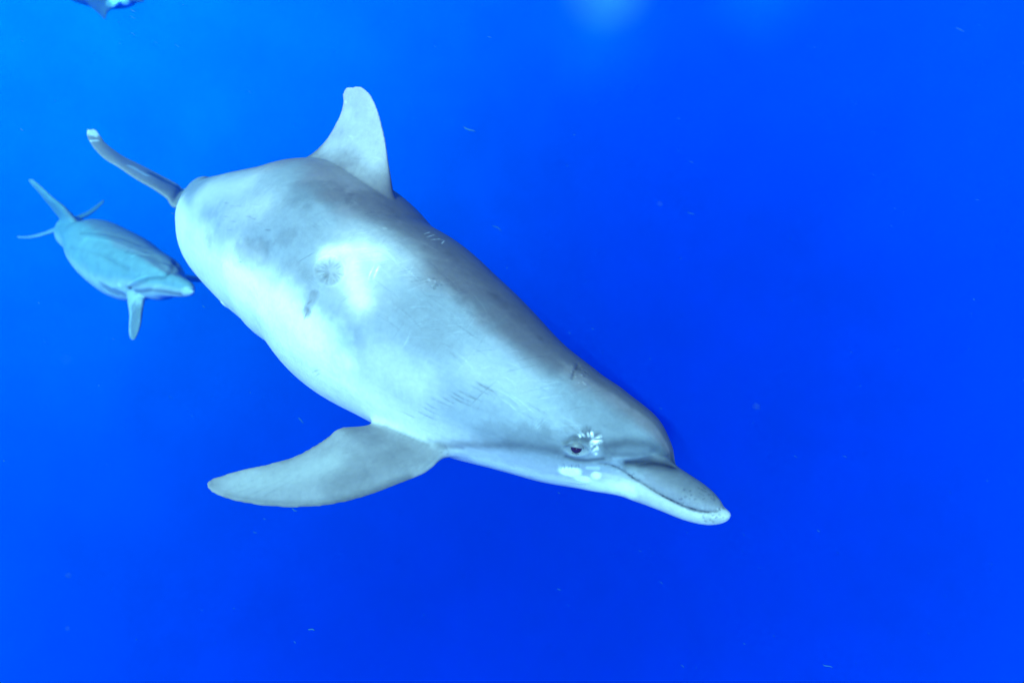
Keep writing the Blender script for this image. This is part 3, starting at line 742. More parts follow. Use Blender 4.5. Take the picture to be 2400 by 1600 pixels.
    ('line', 0.0022, 1.2, -0.002, [[-0.425, 1.4202, -5.4934], [-0.4422, 1.4224, -5.5]]),
    ('line', 0.0022, 1.12, -0.002, [[-0.4184, 1.4198, -5.4908], [-0.4424, 1.4249, -5.4973]]),
    ('line', 0.0022, 0.72, -0.002, [[-0.419, 1.4222, -5.4886], [-0.4433, 1.4309, -5.4912]]),
    ('line', 0.0022, 1.2, -0.002, [[-0.4203, 1.425, -5.4864], [-0.4465, 1.4376, -5.4859]]),
    ('line', 0.0022, 0.72, -0.002, [[-0.4178, 1.4254, -5.4849], [-0.4419, 1.4411, -5.4803]]),
    ('line', 0.0022, 1.2, 0.0014, [[-0.4222, 1.4303, -5.482], [-0.4417, 1.4435, -5.4779]]),
    ('line', 0.0022, 0.72, -0.002, [[-0.4142, 1.4255, -5.4831], [-0.4342, 1.4497, -5.4689]]),
    ('line', 0.0022, 1.12, -0.002, [[-0.4215, 1.4345, -5.4777], [-0.4341, 1.4492, -5.4693]]),
    ('line', 0.0022, 1.12, 0.0014, [[-0.4149, 1.4317, -5.4776], [-0.4232, 1.4498, -5.4651]]),
    ('line', 0.0022, 0.72, -0.002, [[-0.4101, 1.4325, -5.4751], [-0.4123, 1.4443, -5.466]]),
    ('line', 0.0022, 0.78, 0.0014, [[-0.4089, 1.4303, -5.4766], [-0.4107, 1.4464, -5.4639]]),
    ('line', 0.0022, 0.85, -0.002, [[-0.4064, 1.4259, -5.4796], [-0.4031, 1.4411, -5.4657]]),
    ('line', 0.0022, 0.85, 0.0014, [[-0.4044, 1.4245, -5.4801], [-0.3969, 1.4432, -5.462]]),
    ('line', 0.0022, 0.78, -0.002, [[-0.3956, 1.4242, -5.4773], [-0.3823, 1.43, -5.4682]]),
    ('line', 0.0022, 0.78, 0.0014, [[-0.4014, 1.42, -5.483], [-0.3869, 1.4299, -5.4697]]),
    ('line', 0.0022, 0.72, 0.0014, [[-0.3952, 1.4178, -5.4827], [-0.3788, 1.4192, -5.4761]]),
    ('line', 0.0022, 1.2, -0.002, [[-0.3932, 1.4147, -5.4847], [-0.377, 1.412, -5.4816]]),
    ('blotch', 0.009, 0.76, -0.0014, [[-0.4165, 1.4152, -5.4945]]),
    ('line', 0.004, 1.15, 0.0016, [[-0.3697, 1.407, -5.4836], [-0.3699, 1.3996, -5.4902], [-0.3728, 1.3941, -5.4968], [-0.3781, 1.3905, -5.5029], [-0.3855, 1.3888, -5.5079], [-0.3944, 1.3894, -5.5117], [-0.4043, 1.3922, -5.514], [-0.4145, 1.3968, -5.5144], [-0.4243, 1.4027, -5.513], [-0.4329, 1.4096, -5.5098], [-0.4399, 1.4171, -5.505], [-0.4447, 1.4246, -5.4989], [-0.447, 1.4318, -5.4921], [-0.4467, 1.4386, -5.485], [-0.4438, 1.4442, -5.4782], [-0.4384, 1.4481, -5.472], [-0.4311, 1.4505, -5.4671], [-0.4223, 1.4512, -5.4637], [-0.4125, 1.4494, -5.4619], [-0.4023, 1.4455, -5.4619], [-0.3926, 1.4396, -5.4636], [-0.3839, 1.4322, -5.4668], [-0.377, 1.4239, -5.4715], [-0.3721, 1.4153, -5.4772], [-0.3697, 1.407, -5.4836]]),
    ('blotch', 0.036, 0.8, -0.0015, [[-0.4077, 1.4183, -5.4874]]),
    ('line', 0.002, [0.85, 0.85, 0.84], 0, [[-0.3138, 1.378, -5.4936], [-0.3105, 1.3909, -5.482], [-0.3052, 1.4028, -5.472]]),
    ('line', 0.0022, [0.85, 0.85, 0.84], 0, [[-0.3029, 1.3762, -5.4929], [-0.2987, 1.3893, -5.4815], [-0.2935, 1.4026, -5.4709]]),
    ('line', 0.0014, [0.42, 0.43, 0.44], 0, [[-0.2068, 1.5288, -5.435], [-0.1958, 1.5568, -5.4376]]),
    ('line', 0.0014, [0.42, 0.43, 0.44], 0, [[-0.1985, 1.5172, -5.439], [-0.1848, 1.5496, -5.442]]),
    ('line', 0.0014, [0.42, 0.43, 0.44], 0, [[-0.1888, 1.5103, -5.4433], [-0.1711, 1.5341, -5.4481], [-0.1593, 1.538, -5.4535]]),
    ('line', 0.0013, [0.42, 0.43, 0.44], 0, [[-0.1649, 1.5102, -5.4527], [-0.1602, 1.5365, -5.4531]]),
    ('line', 0.0015, 0.66, -0.0003, [[-0.4934, 1.4633, -5.484], [-0.4741, 1.4645, -5.4719], [-0.4513, 1.4666, -5.4601]]),
    ('line', 0.0015, 0.7, -0.0003, [[-0.3499, 1.5659, -5.3966], [-0.3303, 1.5832, -5.3957]]),
    ('line', 0.0015, 0.6, -0.0005, [[-0.4672, 1.38, -5.7242], [-0.4462, 1.3619, -5.7079], [-0.4353, 1.3538, -5.7015]]),
    ('line', 0.0015, 0.6, -0.0005, [[-0.459, 1.3764, -5.7315], [-0.4401, 1.3588, -5.7131]]),
    ('blotch', 0.017, 0.64, -0.001, [[-0.4459, 1.3944, -5.5406], [-0.4593, 1.3905, -5.5622]]),
    ('blotch', 0.015, 0.58, -0.0012, [[-0.4641, 1.3883, -5.5739]]),
    ('line', 0.0024, 0.6, -0.001, [[-0.4593, 1.3873, -5.5693], [-0.4708, 1.3856, -5.593]]),
    ('line', 0.0022, 0.7, -0.001, [[-0.4502, 1.3923, -5.5482], [-0.4628, 1.394, -5.5593]]),
    ('spot', 0.00417393, 0.78, 0.0006, [[-0.1644, 1.3639, -5.5029]]),
    ('spot', 0.00241475, 0.78, -0.0008, [[-0.1704, 1.3615, -5.5036]]),
    ('spot', 0.00330544, 1.2, 0.0006, [[-0.1812, 1.378, -5.4921]]),
    ('spot', 0.00402725, 1.15, 0.0006, [[-0.1816, 1.3767, -5.4928]]),
    ('spot', 0.00361287, 1.15, -0.0008, [[-0.1782, 1.3756, -5.4939]]),
    ('spot', 0.00259077, 1.2, -0.0008, [[-0.173, 1.3611, -5.5035]]),
    ('spot', 0.00258823, 0.78, -0.0008, [[-0.1848, 1.3712, -5.4957]]),
    ('spot', 0.00451416, 1.15, 0.0006, [[-0.1673, 1.3766, -5.4955]]),
    ('spot', 0.00482511, 1.15, -0.0008, [[-0.1549, 1.3735, -5.4994]]),
    ('spot', 0.00217183, 1.2, 0.0006, [[-0.1673, 1.3734, -5.4972]]),
    ('spot', 0.0028475, 1.15, -0.0008, [[-0.1798, 1.3729, -5.4953]]),
    ('spot', 0.00325091, 0.78, 0.0006, [[-0.1539, 1.3678, -5.5026]]),
    ('spot', 0.00453437, 0.78, -0.0008, [[-0.1667, 1.3587, -5.5057]]),
    ('spot', 0.00327338, 0.78, 0.0006, [[-0.172, 1.3798, -5.4928]]),
    ('blotch', 0.006, 1.4, 0, [[-0.2954, 1.5215, -5.4183]]),
    ('line', 0.0018, 0.8, -0.0004, [[-0.7199, 1.6728, -5.4411], [-0.6948, 1.6491, -5.4371]]),
    ('line', 0.0018, 0.8, -0.0004, [[-0.7339, 1.7212, -5.4131], [-0.707, 1.694, -5.4088]]),
    ('line', 0.0018, 0.8, -0.0004, [[-0.6266, 1.6007, -5.4273], [-0.6073, 1.5882, -5.4261]]),
    ('line', 0.0018, 0.8, -0.0004, [[-0.7634, 1.7573, -5.4153], [-0.7342, 1.7257, -5.4102]]),
    ('line', 0.0018, 0.8, -0.0004, [[-0.5971, 1.5722, -5.4354], [-0.5785, 1.5608, -5.4343]]),
    ('line', 0.0018, 0.8, -0.0004, [[-0.662, 1.6359, -5.4196], [-0.6412, 1.6209, -5.4179]]),
    ('line', 0.0018, 0.8, -0.0004, [[-0.7531, 1.7144, -5.4396], [-0.7253, 1.6858, -5.4345]]),
    ('line', 0.0018, 0.8, -0.0004, [[-0.7038, 1.6937, -5.4062], [-0.6795, 1.6714, -5.4031]]),
    ('line', 0.0018, 0.8, -0.0004, [[-0.7194, 1.6714, -5.4419], [-0.6943, 1.6478, -5.4379]]),
    ('line', 0.0018, 0.8, -0.0004, [[-0.7692, 1.7659, -5.4148], [-0.7396, 1.7336, -5.4095]]),
    ('line', 0.0018, 0.8, -0.0004, [[-0.728, 1.6645, -5.4616], [-0.7023, 1.6399, -5.457]]),
    ('line', 0.0018, 0.8, -0.0004, [[-0.5965, 1.5713, -5.4358], [-0.5779, 1.5599, -5.4348]]),
    ('line', 0.0018, 0.8, -0.0004, [[-0.6626, 1.637, -5.419], [-0.6419, 1.622, -5.4173]]),
    ('line', 0.0018, 0.8, -0.0004, [[-0.6454, 1.6523, -5.3936], [-0.6253, 1.6386, -5.3925]]),
    ('line', 0.0018, 0.8, -0.0004, [[-0.65, 1.6247, -5.4209], [-0.6299, 1.6108, -5.4195]]),
    ('line', 0.0018, 0.8, -0.0004, [[-0.6435, 1.6193, -5.4212], [-0.6236, 1.606, -5.4199]]),
    ('blotch', 0.014, 0.82, 0, [[0.1375, 1.2457, -5.6527]]),
    ('line', 0.004, 0.66, -0.002, [[0.1251, 1.2267, -5.656], [0.1322, 1.2499, -5.6497], [0.1419, 1.2763, -5.6487]]),
    ('blotch', 0.007, 1.2, 0.0005, [[0.1437, 1.242, -5.6559]]),
    ('spot', 0.00218081, 1.3, 0.0005, [[0.1257, 1.2605, -5.6447]]),
    ('spot', 0.00390905, 0.72, 0.0005, [[0.1499, 1.2396, -5.6589]]),
    ('spot', 0.00306212, 0.72, 0.0005, [[0.1433, 1.2568, -5.6521]]),
    ('spot', 0.00156471, 1.3, -0.0005, [[0.1578, 1.2442, -5.6607]]),
    ('spot', 0.0029341, 1.3, 0.0005, [[0.1323, 1.2333, -5.6552]]),
    ('spot', 0.00190124, 1.25, 0.0005, [[0.1588, 1.2738, -5.657]]),
    ('spot', 0.00304312, 1.25, 0.0005, [[0.1478, 1.2419, -5.6574]]),
    ('spot', 0.00174304, 0.72, 0.0005, [[0.1556, 1.2708, -5.6556]]),
    ('spot', 0.00260316, 1.25, -0.0005, [[0.1473, 1.2626, -5.6527]]),
    ('spot', 0.00385754, 1.3, -0.0005, [[0.1441, 1.271, -5.6502]]),
    ('spot', 0.00391795, 1.25, 0.0005, [[0.1324, 1.2515, -5.6493]]),
    ('spot', 0.00333043, 1.25, -0.0005, [[0.1322, 1.2406, -5.6525]]),
    ('spot', 0.00196176, 1.25, -0.0005, [[0.1377, 1.267, -5.6481]]),
    ('spot', 0.00320955, 0.72, -0.0005, [[0.1387, 1.2596, -5.6498]]),
    ('spot', 0.00237358, 1.3, -0.0005, [[0.1585, 1.2599, -5.6581]]),
    ('spot', 0.00339828, 1.3, -0.0005, [[0.1243, 1.2419, -5.6497]]),
    ('spot', 0.00258193, 1.3, -0.0005, [[0.1388, 1.2189, -5.6633]]),
    ('spot', 0.00246895, 0.72, -0.0005, [[0.1392, 1.2649, -5.649]]),
    ('spot', 0.00181751, 1.25, 0.0005, [[0.1285, 1.2584, -5.6462]]),
    ('spot', 0.0022943, 1.3, 0.0005, [[0.1481, 1.224, -5.6637]]),
    ('spot', 0.00378421, 0.72, 0.0005, [[0.155, 1.254, -5.6575]]),
    ('spot', 0.00357696, 1.3, 0.0005, [[0.1519, 1.2206, -5.6662]]),
    ('line', 0.00135666, 0.82, 0, [[-0.1032, 1.2339, -5.6083], [-0.0855, 1.2357, -5.6053], [-0.0714, 1.2361, -5.6055]]),
    ('line', 0.0014685, 1.1, 0, [[-0.2302, 1.2789, -5.5874], [-0.1953, 1.2717, -5.5829], [-0.1646, 1.2644, -5.5825]]),
    ('line', 0.00117435, 0.82, 0, [[-0.2295, 1.2977, -5.5616], [-0.2482, 1.2847, -5.5871], [-0.2719, 1.2769, -5.6192]]),
    ('line', 0.00129985, 0.88, 0, [[0.0618, 1.2098, -5.6568], [0.0807, 1.2127, -5.6563], [0.0959, 1.2126, -5.6583]]),
    ('line', 0.00145984, 0.88, 0, [[-0.1933, 1.3392, -5.5171], [-0.1652, 1.3397, -5.5178], [-0.1407, 1.3373, -5.5214]]),
    ('line', 0.00166761, 0.82, 0, [[0.1748, 1.134, -5.7506], [0.2008, 1.1257, -5.7723], [0.2245, 1.122, -5.8015]]),
    ('line', 0.0014216, 0.82, 0, [[0.0412, 1.2571, -5.6176], [0.0817, 1.2844, -5.6217], [0.1218, 1.3328, -5.6397]]),
    ('line', 0.00156279, 0.88, 0, [[-0.0958, 1.2697, -5.5712], [-0.063, 1.259, -5.5836], [-0.0339, 1.2478, -5.5997]]),
    ('line', 0.00113805, 1.1, 0, [[-0.2117, 1.3415, -5.5149], [-0.1984, 1.3363, -5.5191], [-0.1887, 1.3277, -5.5259]]),
    ('line', 0.00146842, 0.88, 0, [[-0.286, 1.4806, -5.4311], [-0.2919, 1.467, -5.4359], [-0.3012, 1.45, -5.4437]]),
    ('line', 0.00138955, 0.92, 0, [[-0.2157, 1.374, -5.4904], [-0.2033, 1.3701, -5.4942], [-0.1943, 1.362, -5.5004]]),
    ('line', 0.00146999, 0.92, 0, [[-0.2368, 1.428, -5.4572], [-0.2093, 1.404, -5.4731], [-0.1859, 1.3775, -5.4917]]),
    ('line', 0.00114131, 1.22, 0, [[-0.2764, 1.4608, -5.4391], [-0.2419, 1.4865, -5.4341], [-0.2116, 1.5188, -5.4348]]),
    ('line', 0.00153034, 0.82, 0, [[-0.2309, 1.3777, -5.487], [-0.2022, 1.3568, -5.5035], [-0.1774, 1.3326, -5.5223]]),
    ('line', 0.00132506, 1.22, 0, [[0.0948, 1.152, -5.7259], [0.122, 1.1507, -5.7228], [0.1458, 1.1488, -5.7235]]),
    ('line', 0.00138321, 1.1, 0, [[-0.3628, 1.5052, -5.4208], [-0.3799, 1.4663, -5.4425], [-0.4029, 1.436, -5.4698]]),
    ('line', 0.00126039, 1.22, 0, [[-0.161, 1.3651, -5.5027], [-0.1316, 1.3818, -5.5006], [-0.1056, 1.3979, -5.5022]]),
    ('line', 0.0015672, 0.88, 0, [[-0.0239, 1.2973, -5.5671], [-0.0058, 1.3066, -5.5696], [0.0087, 1.3115, -5.5742]]),
    ('line', 0.00143736, 0.82, 0, [[-0.0139, 1.2172, -5.6376], [0.0218, 1.2293, -5.633], [0.0545, 1.2411, -5.6322]]),
    ('line', 0.00148826, 0.82, 0, [[-0.1238, 1.2864, -5.5569], [-0.0956, 1.2731, -5.5685], [-0.0712, 1.2582, -5.5831]]),
    ('line', 0.00133934, 1.15, 0, [[-0.1712, 1.2987, -5.5493], [-0.1525, 1.2906, -5.5546], [-0.1375, 1.2801, -5.5628]]),
    ('line', 0.00146066, 1.22, 0, [[0.0505, 1.1852, -5.6826], [0.0844, 1.1881, -5.6776], [0.115, 1.191, -5.6765]]),
    ('line', 0.00155875, 0.92, 0, [[-0.1584, 1.3903, -5.4902], [-0.1677, 1.3763, -5.4955], [-0.1805, 1.3595, -5.5037]]),
    ('line', 0.00117674, 0.88, 0, [[0.0666, 1.2869, -5.6138], [0.0979, 1.3289, -5.6235]]),
    ('line', 0.00164817, 1.22, 0, [[0.0655, 1.2066, -5.6598], [0.0882, 1.2119, -5.6578], [0.1072, 1.2148, -5.6586]]),
    ('line', 0.00149447, 1.22, 0, [[-0.0146, 1.2113, -5.6454], [-0.0013, 1.2083, -5.6517], [0.0083, 1.2027, -5.6607]]),
    ('line', 0.00115146, 0.92, 0, [[-0.0755, 1.2744, -5.5691], [-0.0342, 1.2885, -5.5688], [0.004, 1.3064, -5.5741]]),
    ('line', 0.00120555, 1.1, 0, [[-0.0187, 1.2332, -5.6179], [0.0065, 1.2305, -5.6276], [0.0281, 1.2241, -5.6394]]),
    ('line', 0.00138127, 1.22, 0, [[-0.1595, 1.3231, -5.5295], [-0.144, 1.3152, -5.5353], [-0.1321, 1.3039, -5.5436]]),
    ('line', 0.00150377, 0.82, 0, [[-0.1311, 1.311, -5.5386], [-0.1199, 1.3047, -5.5436], [-0.1123, 1.2947, -5.5509]]),
    ('line', 0.00155587, 0.82, 0, [[0.0449, 1.1768, -5.6953], [0.0635, 1.1696, -5.7027], [0.0784, 1.161, -5.7134]]),
    ('line', 0.00136295, 1.1, 0, [[-0.344, 1.3737, -5.5067], [-0.3553, 1.3679, -5.5178], [-0.371, 1.3625, -5.5331]]),
    ('line', 0.0012014, 1.22, 0, [[-0.0723, 1.3123, -5.5457], [-0.0805, 1.2956, -5.5538], [-0.0922, 1.2776, -5.5651]]),
    ('line', 0.00118886, 1.15, 0, [[0.1051, 1.1845, -5.6814], [0.1384, 1.2005, -5.6733], [0.1695, 1.2207, -5.6712]]),
    ('line', 0.00112329, 1.22, 0, [[0.1253, 1.2279, -5.6555], [0.1026, 1.1992, -5.6687], [0.0776, 1.1778, -5.6893]]),
    ('line', 0.00120008, 0.82, 0, [[0.0216, 1.2716, -5.6004], [0.0399, 1.2701, -5.6093], [0.0544, 1.2626, -5.6195]]),
    ('line', 0.00159216, 0.82, 0, [[-0.2481, 1.327, -5.5319], [-0.216, 1.3046, -5.5503], [-0.1879, 1.2796, -5.5711]]),
    ('line', 0.00163033, 0.92, 0, [[-0.0556, 1.2068, -5.648], [-0.03, 1.2078, -5.6482], [-0.008, 1.2075, -5.6518]]),
    ('line', 0.00125906, 0.82, 0, [[-0.255, 1.3845, -5.482], [-0.2294, 1.3927, -5.4774], [-0.2073, 1.3989, -5.4761]]),
    ('line', 0.00117434, 1.1, 0, [[-0.279, 1.3638, -5.5002], [-0.241, 1.3755, -5.4885], [-0.207, 1.3895, -5.4815]]),
    ('line', 0.00161071, 1.15, 0, [[-0.1304, 1.268, -5.5733], [-0.1125, 1.27, -5.5705], [-0.0982, 1.27, -5.5708]]),
    ('line', 0.00141085, 1.22, 0, [[-0.2233, 1.3192, -5.5361], [-0.1965, 1.3197, -5.5331], [-0.1733, 1.3181, -5.5332]]),
    ('line', 0.001575, 0.92, 0, [[0.019, 1.2658, -5.603], [0.0486, 1.281, -5.6076], [0.0752, 1.2947, -5.6156]]),
    ('line', 0.00142873, 0.92, 0, [[-0.0531, 1.2918, -5.5616], [-0.0347, 1.2788, -5.5748], [-0.0201, 1.2631, -5.5906]]),
    ('line', 0.00135289, 1.1, 0, [[-0.3221, 1.4308, -5.4557], [-0.2865, 1.3976, -5.4739], [-0.2562, 1.3663, -5.4958]]),
    ('line', 0.00163531, 0.92, 0, [[-0.2215, 1.4086, -5.4688], [-0.1831, 1.4278, -5.4675], [-0.1482, 1.45, -5.471]]),
    ('line', 0.00139695, 0.88, 0, [[0.0691, 1.2639, -5.6242], [0.0831, 1.2616, -5.63], [0.093, 1.2529, -5.6365]]),
    ('line', 0.00166596, 0.82, 0, [[-0.3053, 1.616, -5.3962], [-0.2829, 1.6066, -5.4088], [-0.2601, 1.567, -5.4177]]),
    ('line', 0.00131488, 1.15, 0, [[-0.0972, 1.2589, -5.5807], [-0.0739, 1.2645, -5.5774], [-0.0541, 1.2686, -5.5773]]),
    ('line', 0.00117528, 1.22, 0, [[-0.2528, 1.3766, -5.4876], [-0.2255, 1.3847, -5.4827], [-0.2018, 1.3913, -5.4812]]),
    ('line', 0.00157815, 1.22, 0, [[-0.1457, 1.2806, -5.5629], [-0.1188, 1.2826, -5.56], [-0.0955, 1.2832, -5.5605]]),
    ('line', 0.00121405, 1.1, 0, [[-0.0149, 1.1876, -5.686], [0.0136, 1.175, -5.7074], [0.0383, 1.1603, -5.7316]]),
    ('line', 0.00130129, 1.15, 0, [[-0.3628, 1.4953, -5.4254], [-0.3304, 1.5038, -5.4214], [-0.3015, 1.5096, -5.4208]]),
    ('line', 0.00112388, 1.15, 0, [[0.0269, 1.2103, -5.6533], [0.0649, 1.2133, -5.6541], [0.0995, 1.2141, -5.6578]]),
    ('line', 0.00120257, 0.82, 0, [[0.11, 1.2045, -5.6657], [0.1228, 1.1961, -5.6736], [0.1318, 1.1846, -5.6837]]),
    ('line', 0.00169414, 0.82, 0, [[-0.0613, 1.2944, -5.5581], [-0.0455, 1.2929, -5.5629], [-0.0333, 1.2873, -5.5699]]),
    ('line', 0.00148477, 1.1, 0, [[-0.2885, 1.3267, -5.5425], [-0.2681, 1.3153, -5.5506], [-0.2517, 1.3026, -5.562]]),
    ('line', 0.0016757, 1.22, 0, [[-0.0869, 1.3643, -5.5189], [-0.0666, 1.3408, -5.5338], [-0.0502, 1.3133, -5.5506]]),
    ('line', 0.00160292, 0.92, 0, [[-0.1918, 1.3286, -5.5252], [-0.2113, 1.3092, -5.5447], [-0.2351, 1.293, -5.5692]]),
    ('line', 0.00143382, 1.22, 0, [[-0.3577, 1.421, -5.4686], [-0.3135, 1.4187, -5.4621], [-0.274, 1.4179, -5.4603]]),
    ('line', 0.00129375, 0.82, 0, [[-0.341, 1.4359, -5.4549], [-0.3033, 1.4381, -5.4497], [-0.2698, 1.4402, -5.4484]]),
    ('line', 0.00146346, 1.1, 0, [[-0.0679, 1.2519, -5.5892], [-0.0903, 1.2303, -5.6121], [-0.1166, 1.2141, -5.6415]]),
    ('line', 0.00116304, 0.88, 0, [[-0.0165, 1.1757, -5.7186], [0.0125, 1.1647, -5.7373], [0.0378, 1.1533, -5.7597]]),
    ('line', 0.00161876, 1.22, 0, [[-0.0085, 1.2482, -5.6065], [0.0081, 1.2548, -5.6066], [0.0212, 1.2581, -5.6091]]),
    ('line', 0.00134227, 0.82, 0, [[0.0291, 1.1837, -5.6876], [0.0589, 1.1694, -5.7041], [0.085, 1.1543, -5.724]]),
    ('line', 0.00113995, 0.88, 0, [[-0.2675, 1.3544, -5.5072], [-0.2529, 1.3447, -5.5145], [-0.2419, 1.3328, -5.5248]]),
    ('line', 0.00163821, 0.82, 0, [[0.003, 1.2354, -5.6217], [0.0398, 1.2512, -5.621], [0.0738, 1.2673, -5.6245]]),
    ('line', 0.00165664, 0.82, 0, [[-0.0794, 1.239, -5.6016], [-0.0551, 1.2436, -5.5993], [-0.0344, 1.247, -5.6003]]),
    ('line', 0.00127822, 0.92, 0, [[-0.1568, 1.2677, -5.5773], [-0.1184, 1.2737, -5.5674], [-0.0838, 1.282, -5.5625]]),
    ('line', 0.00139287, 1.1, 0, [[0.111, 1.1339, -5.7716], [0.1245, 1.1303, -5.7812], [0.1348, 1.1284, -5.7962]]),
    ('line', 0.00111418, 0.88, 0, [[-0.3109, 1.4676, -5.4357], [-0.2722, 1.4374, -5.4498], [-0.2386, 1.408, -5.4675]]),
    ('line', 0.00149722, 1.1, 0, [[-0.0759, 1.1928, -5.6806], [-0.0572, 1.1879, -5.6905], [-0.0421, 1.1826, -5.7042]]),
    ('line', 0.0016933, 0.82, 0, [[-0.1362, 1.2464, -5.5975], [-0.1091, 1.2292, -5.6154], [-0.0862, 1.2131, -5.6376]]),
    ('line', 0.0011752, 0.88, 0, [[-0.29, 1.3195, -5.5527], [-0.2569, 1.302, -5.5645], [-0.2279, 1.2835, -5.5794]]),
    ('line', 0.00167408, 0.82, 0, [[0.1591, 1.2028, -5.6761], [0.1844, 1.2118, -5.6781], [0.2063, 1.2185, -5.6829]]),
    ('line', 0.00167924, 0.92, 0, [[-0.1416, 1.2634, -5.5793], [-0.1518, 1.2519, -5.5944], [-0.1659, 1.2413, -5.6138]]),
    ('line', 0.00126338, 0.88, 0, [[-0.2643, 1.479, -5.4333], [-0.2314, 1.4514, -5.4476], [-0.2031, 1.4225, -5.4649]]),
    ('line', 0.00153723, 0.82, 0, [[-0.244, 1.3765, -5.4877], [-0.2148, 1.3781, -5.4878], [-0.1893, 1.3775, -5.4912]]),
    ('line', 0.00167588, 1.22, 0, [[0.0586, 1.1991, -5.6666], [0.0781, 1.2017, -5.6648], [0.094, 1.2019, -5.6658]]),
    ('line', 0.0015412, 1.22, 0, [[0.1125, 1.1403, -5.747], [0.1021, 1.1366, -5.7661], [0.0885, 1.1373, -5.7926]]),
    ('line', 0.0013113, 0.88, 0, [[0.0231, 1.3563, -5.5691], [0.0495, 1.3669, -5.586], [0.0722, 1.3702, -5.6042]]),
    ('line', 0.00123917, 0.82, 0, [[-0.0521, 1.2721, -5.5751], [-0.0606, 1.2601, -5.583], [-0.0725, 1.2466, -5.5941]]),
    ('line', 0.00146404, 1.22, 0, [[-0.3201, 1.3917, -5.483], [-0.3023, 1.3938, -5.4785], [-0.2882, 1.3933, -5.477]]),
    ('line', 0.00157205, 0.82, 0, [[-0.1499, 1.2559, -5.5889], [-0.1351, 1.2513, -5.5915], [-0.1239, 1.2449, -5.5972]]),
    ('line', 0.00132246, 0.88, 0, [[-0.0566, 1.1926, -5.677], [-0.0708, 1.1855, -5.7065], [-0.0893, 1.1852, -5.7448]]),
    ('line', 0.00134593, 1.1, 0, [[0.0056, 1.2303, -5.6275], [0.0266, 1.24, -5.6249], [0.0442, 1.2473, -5.6251]]),
    ('line', 0.00154058, 0.92, 0, [[-0.2061, 1.3479, -5.51], [-0.1768, 1.3497, -5.5103], [-0.1511, 1.3487, -5.5135]]),
    ('line', 0.00162033, 0.92, 0, [[-0.2036, 1.3506, -5.5081], [-0.1703, 1.3358, -5.5201], [-0.1407, 1.3168, -5.5342]]),
    ('line', 0.0015533, 1.22, 0, [[-0.2306, 1.3465, -5.5113], [-0.2067, 1.3568, -5.5032], [-0.1865, 1.3661, -5.4987]]),
    ('line', 0.00116066, 0.88, 0, [[-0.2897, 1.3669, -5.4989], [-0.3067, 1.3556, -5.5139], [-0.3281, 1.3455, -5.5334]]),
    ('line', 0.00133637, 1.1, 0, [[-0.071, 1.214, -5.6355], [-0.0567, 1.2087, -5.6446], [-0.046, 1.2019, -5.6569]]),
    ('line', 0.00148301, 0.82, 0, [[0.0011, 1.1785, -5.7035], [0.0245, 1.1724, -5.7091], [0.0443, 1.1646, -5.7178]]),
    ('line', 0.00168416, 1.22, 0, [[-0.3577, 1.4499, -5.4489], [-0.3297, 1.4504, -5.4451], [-0.3054, 1.4484, -5.4446]]),
    ('line', 0.0014024, 1.22, 0, [[-0.2437, 1.4039, -5.4695], [-0.2138, 1.3809, -5.4862], [-0.188, 1.3554, -5.5055]]),
    ('line', 0.00135042, 1.1, 0, [[-0.2319, 1.3011, -5.5579], [-0.2038, 1.3017, -5.5511], [-0.1796, 1.3013, -5.5478]]),
    ('line', 0.00136882, 0.92, 0, [[-0.0071, 1.2542, -5.6018], [0.005, 1.2505, -5.609], [0.0135, 1.2428, -5.6183]]),
    ('line', 0.00141684, 1.22, 0, [[-0.0367, 1.1992, -5.6623], [-0.0044, 1.1905, -5.6795], [0.0242, 1.1779, -5.6984]]),
    ('line', 0.0016535, 1.1, 0, [[0.0807, 1.158, -5.7183], [0.1022, 1.1472, -5.7336], [0.1202, 1.137, -5.7534]]),
    ('line', 0.00117942, 0.82, 0, [[-0.0685, 1.2025, -5.656], [-0.0474, 1.1953, -5.6704], [-0.0298, 1.1871, -5.6884]]),
    ('line', 0.0013877, 0.92, 0, [[-0.0739, 1.3247, -5.5389], [-0.0881, 1.3006, -5.5495], [-0.1058, 1.2778, -5.5641]]),
    ('line', 0.00120512, 0.92, 0, [[-0.0814, 1.3038, -5.5486], [-0.069, 1.3012, -5.5525], [-0.0602, 1.2942, -5.5584]]),
    ('line', 0.00122749, 0.82, 0, [[-0.0856, 1.2463, -5.5935], [-0.0666, 1.2415, -5.6001], [-0.0512, 1.2346, -5.6097]]),
    ('line', 0.00151686, 0.88, 0, [[0.0141, 1.193, -5.6747], [0.0409, 1.1972, -5.6685], [0.0643, 1.2001, -5.6656]]),
    ('line', 0.00144984, 1.1, 0, [[-0.1896, 1.4349, -5.4629], [-0.1707, 1.4208, -5.4736], [-0.1553, 1.4011, -5.4862]]),
    ('line', 0.00126119, 1.22, 0, [[-0.2148, 1.4169, -5.4657], [-0.2201, 1.3997, -5.474], [-0.2291, 1.3802, -5.4853]]),
    ('line', 0.00159097, 0.82, 0, [[-0.3198, 1.4542, -5.4423], [-0.2882, 1.4332, -5.4519], [-0.2611, 1.4107, -5.4647]]),
    ('line', 0.00131116, 0.88, 0, [[-0.0094, 1.1898, -5.681], [0.0062, 1.1837, -5.6914], [0.0181, 1.1755, -5.7047]]),
    ('line', 0.00166527, 1.22, 0, [[-0.0243, 1.1898, -5.6817], [-0.0044, 1.1836, -5.6935], [0.012, 1.175, -5.708]]),
    ('line', 0.00150477, 1.22, 0, [[-0.0035, 1.1927, -5.6756], [0.0247, 1.1816, -5.6916], [0.0491, 1.1677, -5.7099]]),
    ('line', 0.00160747, 0.88, 0, [[0.1034, 1.1541, -5.7199], [0.1214, 1.148, -5.7276], [0.1359, 1.141, -5.7387]]),
    ('line', 0.00126833, 1.1, 0, [[-0.3019, 1.6046, -5.4009], [-0.2755, 1.7174, -5.4059]]),
